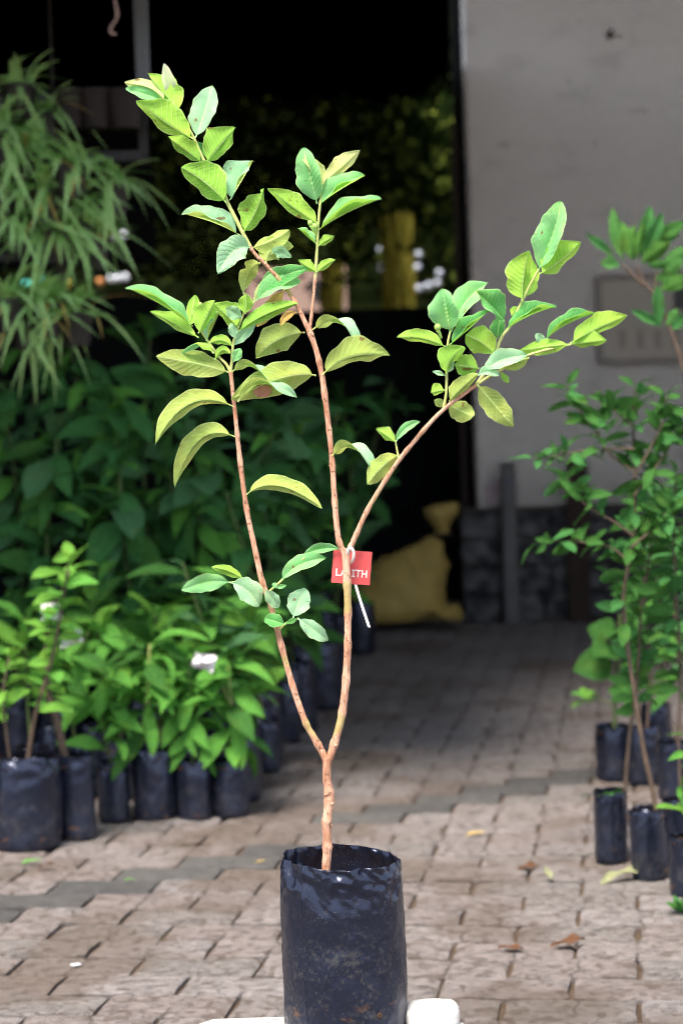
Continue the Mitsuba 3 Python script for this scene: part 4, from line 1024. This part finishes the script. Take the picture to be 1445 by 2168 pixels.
# ------------------------------------------------------------------ far yard seen through the gap
for k, (px, p0, p1, w, lab) in enumerate([(838, 452, 652, 66, 'thick yellow green hanging moss column behind the black screen, right one'), (698, 560, 652, 48, 'dimmer yellow green hanging moss column behind the black screen, left one')]):
    y = 16.6
    a, b = aty(px, p0, y), aty(px + 6, p1 + 60, y)
    t = thing('hanging_moss', lab, 'hanging moss')
    r = np.random.default_rng(600 + k); parts = []
    R = w / FPX * y / 2
    for q in range(150):
        an, rr_ = r.uniform(0, 6.28), R * math.sqrt(r.random())
        top_ = a + [rr_ * math.cos(an), rr_ * math.sin(an), r.uniform(-.03, .02)]
        ln = (a[2] - b[2]) * r.uniform(.85, 1.0)
        c = np.array([top_ + [r.normal(0, .008), r.normal(0, .008), -ln * s] for s in np.linspace(0, 1, 7)])
        parts.append(tube(c, [.009, .007, .004], 4, cap=False))
    mesh('strands', trimesh.util.concatenate(parts), 'moss_strands', t, smooth=True, kind='stuff')
    mesh('hanger', tube([a + [0, 0, -.02], [a[0], a[1], 3.85]], [.006], 6), 'cord_dark', t)
# creeper hanging under the back edge of the canopy
r = np.random.default_rng(640)
def leaf_cloud(n, fn, size, r):
    V, F = [], []
    for k in range(n):
        o = fn(r); L = size * r.uniform(.6, 1.4)
        d = r.normal(size=3) + [0, -.2, -.6]; d /= np.linalg.norm(d)
        s = np.cross(d, r.normal(size=3)); s /= np.linalg.norm(s)
        nn = np.cross(d, s)
        b = len(V)
        V += [o, o + d * L * .5 + s * L * .28 + nn * L * .06, o + d * L, o + d * L * .5 - s * L * .28 + nn * L * .06]
        F += [[b, b + 1, b + 2], [b, b + 2, b + 3]]
    return trimesh.Trimesh(np.array(V), np.array(F), process=False)
def creeper_pt(r):
    while True:
        px, py = r.uniform(320, 1000), r.uniform(215, 600)
        dens = .9 if py < 470 else .35 if py < 540 else .12
        if 480 < px < 740 and py > 560: dens = .10
        if 785 < px < 890 and py > 445: dens = .05
        if r.random() < dens * (.4 + meshkit.noise(np.array([px / 60, py / 60, 2.0]), 4)): return aty(px, py, r.uniform(14.6, 15.6))
mesh('creeper', leaf_cloud(6500, creeper_pt, .085, r), 'creeper_leaf', None, kind='stuff', label='dark small leaved creeper hanging in the gap under the canopy')
def tree_line(seed, y, xa, xb, zt):
    nx, nz = 60, 24
    gx, gz = np.meshgrid(np.linspace(xa, xb, nx), np.linspace(0, zt, nz))
    P = np.stack([gx, np.full(gx.shape, y), gz], -1).reshape(-1, 3)
    P[:, 1] += (meshkit.fbm(P * .8, 4, seed) - .5) * 2.0 + .08 * P[:, 2]
    P[:, 2] += (meshkit.fbm(P * .9 + 9, 3, seed) - .5) * .8 * (P[:, 2] > zt * .9)
    i, j = np.meshgrid(np.arange(nz - 1), np.arange(nx - 1), indexing='ij')
    Q = np.stack([i * nx + j, i * nx + j + 1, (i + 1) * nx + j + 1, (i + 1) * nx + j], -1).reshape(-1, 4)
    return trimesh.Trimesh(P, np.vstack([Q[:, [0, 1, 2]], Q[:, [0, 2, 3]]]), process=False)
tl = tree_line(5, 27, -16, 16, 7)
lc = leaf_cloud(7000, lambda r: np.array([r.uniform(-7, 7), 26 + r.uniform(-1.2, .3), r.uniform(1.5, 6.5)]), .22, r)
mesh('tree_line', trimesh.util.concatenate([tl, lc]), 'tree_dark', None, kind='stuff', label='dark line of trees closing the far yard')
fh = thing('far_house', 'pink plastered house wall lit far behind the sapling', 'house')
q0, q1 = aty(520, 570, 22), aty(735, 668, 22)
mesh('wall', box(q1[0] - q0[0], .2, q0[2], ((q0[0] + q1[0]) / 2, 22.1, q0[2] / 2)), 'pink_plaster', fh)
mesh('window', box(.16, .03, .2, (aty(672, 612, 22)[0], 21.99, aty(672, 612, 22)[2])), 'dark_glass', fh)
def far_piece(px, py, w, h, y, m, lab, cat='sheet', name='light_spot'):  # small balls added as stand-ins for blurred spots of light
    r = np.random.default_rng(int(px))
    n = max(1, round(w * h / 330))
    top = thing(name, lab, cat) if n > 1 else None
    for k in range(n):
        b = trimesh.creation.icosphere(2, min(w, h, 15) / 2 * y / FPX)
        v = np.array(b.vertices); v *= (1 + .5 * (meshkit.noise(v * 30, k) - .5))[:, None]
        b.vertices = v + aty(px + ((k / (n - 1) - .5) * (w - 12) if n > 1 else 0), py + (r.uniform(-.5, .5) * max(h - 10, 0) if n > 1 else 0), y + r.uniform(-.1, .1))
        if top: mesh('light_ball', b, m, top, smooth=True)
        else: mesh(name, b, m, None, smooth=True, label=lab, category=cat)
far = [(906, 605, 50, 22, 'dull_spot', 'added pale light spots low in the gap between the moss column and the wall'),
       (884, 566, 20, 18, 'dull_spot', 'added pale light spot right of the moss column, middle of the stack of bright spots'),
       (886, 538, 14, 14, 'dull_spot', 'added pale light spot right of the moss column, topmost of the bright spots'),
       (930, 578, 20, 16, 'dull_spot', 'added pale light spot near the plastered wall above the wide low one'),
       (809, 567, 16, 18, 'dull_spot', 'lower added pale light spot left of the moss column'),
       (803, 528, 22, 10, 'dull_spot', 'upper added pale light spot left of the moss column'),
       (250, 594, 42, 24, 'white_spot', 'added white light spots in the low gap behind the spider plants'),
       (236, 497, 16, 18, 'white_spot', 'left one of two added round white light spots above the low gap on the left'),
       (262, 497, 16, 18, 'white_spot', 'right one of two added round white light spots above the low gap on the left'),
       (76, 597, 54, 24, 'teal_spot', 'added teal light spots in the gap behind the spider plants'),
       (142, 600, 28, 16, 'yellow_spot', 'added yellow light spot in the gap behind the spider plants'),
       (212, 596, 22, 16, 'orange_spot', 'added orange light spot in the gap behind the spider plants')]
for (px, py, w, h, m, lab) in far: far_piece(px, py, w, h, 20.5, m, lab)
q0, q1 = aty(735, 560, 21.4), aty(1010, 660, 21.4)
mesh('low_wall', box(q1[0] - q0[0], .2, aty(850, 640, 21.4)[2], ((q0[0] + q1[0]) / 2, 21.4, aty(850, 640, 21.4)[2] / 2)), 'tree_dark', None, label='dark grey low wall in the far yard under the bright spots', category='wall')

# ------------------------------------------------------------------ right side plants
def twig(t, pts, depth, ws, bsdf='bark_grey', n=20):
    s = FPX / depth
    c = spline([at(p[0], p[1], depth - (p[2] if len(p) > 2 else 0) / s) for p in pts], n)
    mesh('stem', tube(c, [w / 2 / s for w in ws], 8), bsdf, t, smooth=True)
    return c
def right_bag(px, py, bw, bh, lab, k, lean=(0, 0), group=None, name='potted_shrub', cat='shrub'):
    p = ground(px, py); d = (p - CAM) @ FWD; s = FPX / d; R = bw / s / 2
    t = thing(name, lab, cat, group)
    p = p + [0, R, 0]
    return t, bag_at(t, p, R, bh / s, k, lean, k * 1.3), d + R
t1, tp1, d1 = right_bag(1300, 1832, 78, 152, 'right hand shrub in the bag with green weeds on its soil, thin upright stem', 1)
c = twig(t1, [(1322, 1690), (1326, 1620), (1334, 1540), (1345, 1470), (1352, 1380), (1356, 1290), (1372, 1200), (1380, 1110)], d1, [9, 8, 7, 6, 5])
r = np.random.default_rng(701); leafy(t1, r, c, 'shrub', 48, .085, .34, 1, (-.3, .7))
for q in range(14): put_leaf(t1, 'shrub', 0, tp1 + [r.normal(0, .03), r.normal(0, .03), .0], r.uniform(0, 6.28), r.uniform(.2, 1.2), .04, 0, 'weed_leaf')
t2, tp2, d2 = right_bag(1384, 1868, 84, 150, 'tallest shrub at the right, its long brown stem leaning left from a black bag', 2, (-.06, 0))
c = twig(t2, [(1391, 1728), (1378, 1660), (1362, 1590), (1346, 1490), (1332, 1400), (1320, 1300), (1320, 1250), (1333, 1180), (1343, 1130), (1344, 1060), (1342, 980), (1340, 900), (1344, 820)], d2, [12, 11, 10, 9, 8, 8, 6, 5, 4], n=50)
leafy(t2, r, c, 'shrub', 74, .085, .38, 1, (-.8, .9))
for pts, nl in (([(1340, 1135), (1300, 1105), (1262, 1085), (1232, 1062), (1212, 1030), (1200, 1010)], 14), ([(1330, 1190), (1298, 1162), (1262, 1152), (1200, 1145), (1138, 1148)], 16), ([(1343, 1000), (1290, 960), (1250, 900), (1215, 850), (1198, 815)], 18), ([(1342, 950), (1300, 950), (1230, 955), (1180, 965), (1130, 972)], 14), ([(1341, 1050), (1380, 1000), (1420, 940), (1440, 900)], 18), ([(1335, 1160), (1390, 1110), (1430, 1060)], 16), ([(1340, 900), (1300, 870), (1280, 850)], 10), ([(1342, 1010), (1400, 900), (1410, 840)], 16)):
    cc = twig(t2, pts, d2 - .05, [5, 4, 3], n=14)
    leafy(t2, r, cc, 'shrub', nl + 5, .078, .3, 1, (-.8, .9))
t3, tp3, d3 = right_bag(1452, 1840, 86, 140, 'dark shrub in the bag cut by the right edge behind the tallest shrub', 3)
c = twig(t3, [(1440, 1700), (1436, 1560), (1440, 1400), (1430, 1250), (1425, 1130), (1430, 1000)], d3, [6, 5, 4]); leafy(t3, r, c, 'shrub', 54, .09, .3, 1, (-.4, .7))
t4, tp4, d4 = right_bag(1304, 1658, 78, 118, 'plant with big heart shaped leaves in the bag behind the weedy bag at right', 4)
c = twig(t4, [(1300, 1550), (1301, 1500), (1303, 1440), (1308, 1370), (1312, 1300)], d4, [9, 8, 6], 'stem_dark')
for (px, py, a, L, e) in ((1302, 1400, math.pi + .2, .155, -.1), (1305, 1440, -1.2, .13, -.5), (1308, 1390, -.6, .14, -.1), (1310, 1350, .5, .13, .2), (1304, 1345, 2.6, .12, .3), (1309, 1330, -1.8, .12, -.2), (1306, 1420, -.2, .13, -.4), (1302, 1370, -2.2, .14, .0), (1312, 1310, -.4, .11, .4)):
    put_leaf(t4, 'heart', 0, at(px, py, d4), a, e, L, 0)
cc = twig(t4, [(1300, 1500), (1270, 1480), (1248, 1478), (1236, 1488)], d4 - .1, [3, 2], 'stem_dark', 10); leafy(t4, r, cc, 'guava', 7, .06, .6, 1, (-.3, .7))
for k, (px, py, lab) in enumerate([(1368, 1665, 'leafy shrub in the second row on the right behind the leaning stem'), (1432, 1700, 'leafy shrub in the second row on the right, nearest the picture edge'), (1395, 1620, 'dark leafy shrub in the third row on the right')]):
    t, tp, d = right_bag(px, py, 72, 125, lab, k)
    c = twig(t, [(px, py - 110), (px + 8, py - 250), (px - 5, py - 420), (px + 6, py - 600)], d, [6, 5, 3]); leafy(t, r, c, ('shrub', 'dark', 'dark')[k], 46, .12, .25, 1, (-.4, .7))
t8, tp8, d8 = right_bag(1466, 1905, 84, 130, 'small black bag seedling at the lower right corner of the shrubs', 0)
c = twig(t8, [(1466, 1790), (1462, 1700), (1470, 1560)], d8, [5, 3], 'stem_dark', 12); leafy(t8, r, c, 'mango', 14, .11, .2, 1, (-.4, .5))
# large guava like plant reaching in from the right edge
t9, tp9, d9 = right_bag(1545, 2030, 150, 220, 'tall plant leaning in from the right edge with an upright leaf tuft on bare stem', 1)
dG = 6.1
for pts, ws in (([(1535, 1820), (1520, 1500), (1490, 1150), (1466, 900), (1448, 790), (1420, 702), (1388, 628), (1350, 592), (1318, 562)], [14, 13, 12, 11, 9, 8, 7, 6]), ([(1388, 628), (1362, 595), (1346, 562)], [7, 6]), ([(1388, 628), (1386, 600), (1390, 575)], [6, 5])):
    twig(t9, pts, dG, ws, n=30)
for (b, tp, wl, wr, fc, tn, zz) in (((1318, 550), (1298, 437), 14, 12, 'U', 1, 0), ((1301, 546), (1239, 492), 4, 8, 'T', 1, 4), ((1312, 562), (1268, 560), 6, 17, 'T', 1, 2), ((1330, 545), (1344, 474), 12, 10, 'U', 0, 6), ((1345, 548), (1362, 467), 7, 8, 'U', 0, 10), ((1354, 548), (1378, 437), 14, 12, 'T', 1, -8), ((1356, 558), (1414, 516), 18, 12, 'U', 0, 12), ((1368, 560), (1432, 556), 9, 9, 'U', 1, 6), ((1400, 596), (1442, 545), 14, 14, 'U', 1, 2), ((1394, 692), (1388, 604), 11, 11, 'T', 1, 4), ((1400, 690), (1337, 654), 8, 8, 'T', 1, 2), ((1410, 688), (1434, 654), 11, 11, 'U', 1, 6), ((1392, 520), (1440, 480), 13, 11, 'T', 1, -6), ((1380, 530), (1408, 470), 12, 10, 'T', 7, -10), ((1415, 700), (1460, 660), 11, 11, 'T', 1, 0), ((1392, 505), (1450, 468), 14, 12, 'T', 0, 0), ((1400, 560), (1462, 522), 14, 14, 'U', 1, 4), ((1395, 612), (1462, 585), 15, 15, 'U', 0, 8), ((1335, 548), (1318, 470), 12, 14, 'U', 0, 14), ((1386, 590), (1430, 580), 12, 12, 'T', 0, 12), ((1362, 548), (1398, 452), 13, 13, 'T', 1, -4), ((1340, 552), (1330, 500), 10, 12, 'T', 1, -12)):
    hero_leaf(t9, b, tp, wl, wr, fc, tone=6 if tn == 1 else 7, z=zz, depth=dG, nu=18, nv=3, bsdf='leaf_glossy')

# ------------------------------------------------------------------ litter on the pavers
def litter(px, py, L, az, kind, k, lab, cat='fallen leaf', name='fallen_leaf', el=.05):
    p = ground(px, py, .006)
    t = key_of(name); d = np.array([math.cos(az), math.sin(az), el])
    scene[t] = placed(TM[kind][k], frame(p, d, [0.1, -.1, 1], (L, L, L))); tag(t, lab, cat)
litter(1165, 2004, .085, .1, 'dead', 0, 'curled brown dry leaf lying right of the black bag', el=.12)
litter(1108, 2010, .06, 2.9, 'dead', 0, 'thin dark dry leaf stub beside the curled brown leaf')
litter(985, 1768, .06, .1, 'dead', 3, 'orange dry leaf on the pavers right of the sapling stem')
litter(1095, 1842, .07, .4, 'dead', 0, 'small brown dry leaf on the pavers left of the pale scrap')
litter(1270, 1868, .15, .35, 'dead', 2, 'long pale dry leaf lying at the foot of the right hand bags', el=.12)
litter(1168, 1866, .055, 1.9, 'dead', 2, 'pale green curled scrap of leaf standing on the pavers', el=.7)
litter(42, 1828, .06, .2, 'dead', 1, 'green fallen leaf on the pavers below the largest bag')
litter(80, 1838, .055, -.5, 'dead', 0, 'dark brown crumpled leaf next to the green fallen leaf', el=.3)
litter(540, 1826, .03, .2, 'dead', 3, 'tiny orange leaf bit on the pavers left of the bag rim')
litter(262, 1864, .03, .0, 'dead', 1, 'tiny green leaf bit lying on the dark pavers')
t = thing('weed_sprig', 'small green weed sprig at the right picture edge on the pavers', 'weed')
p = ground(1440, 1938)
for q in range(9): put_leaf(t, 'shrub', q, p + [0, 0, .005], q * 2.4, .5 + .08 * q, .05, 0)
sx = ground(160, 2043, .004); m = chbox(.022, .014, .002, .0006); rot(m, 20); m.apply_translation(sx); mesh('paper_scrap', m, 'white_spot', None, label='tiny white paper scrap on the pavers at lower left', category='scrap')
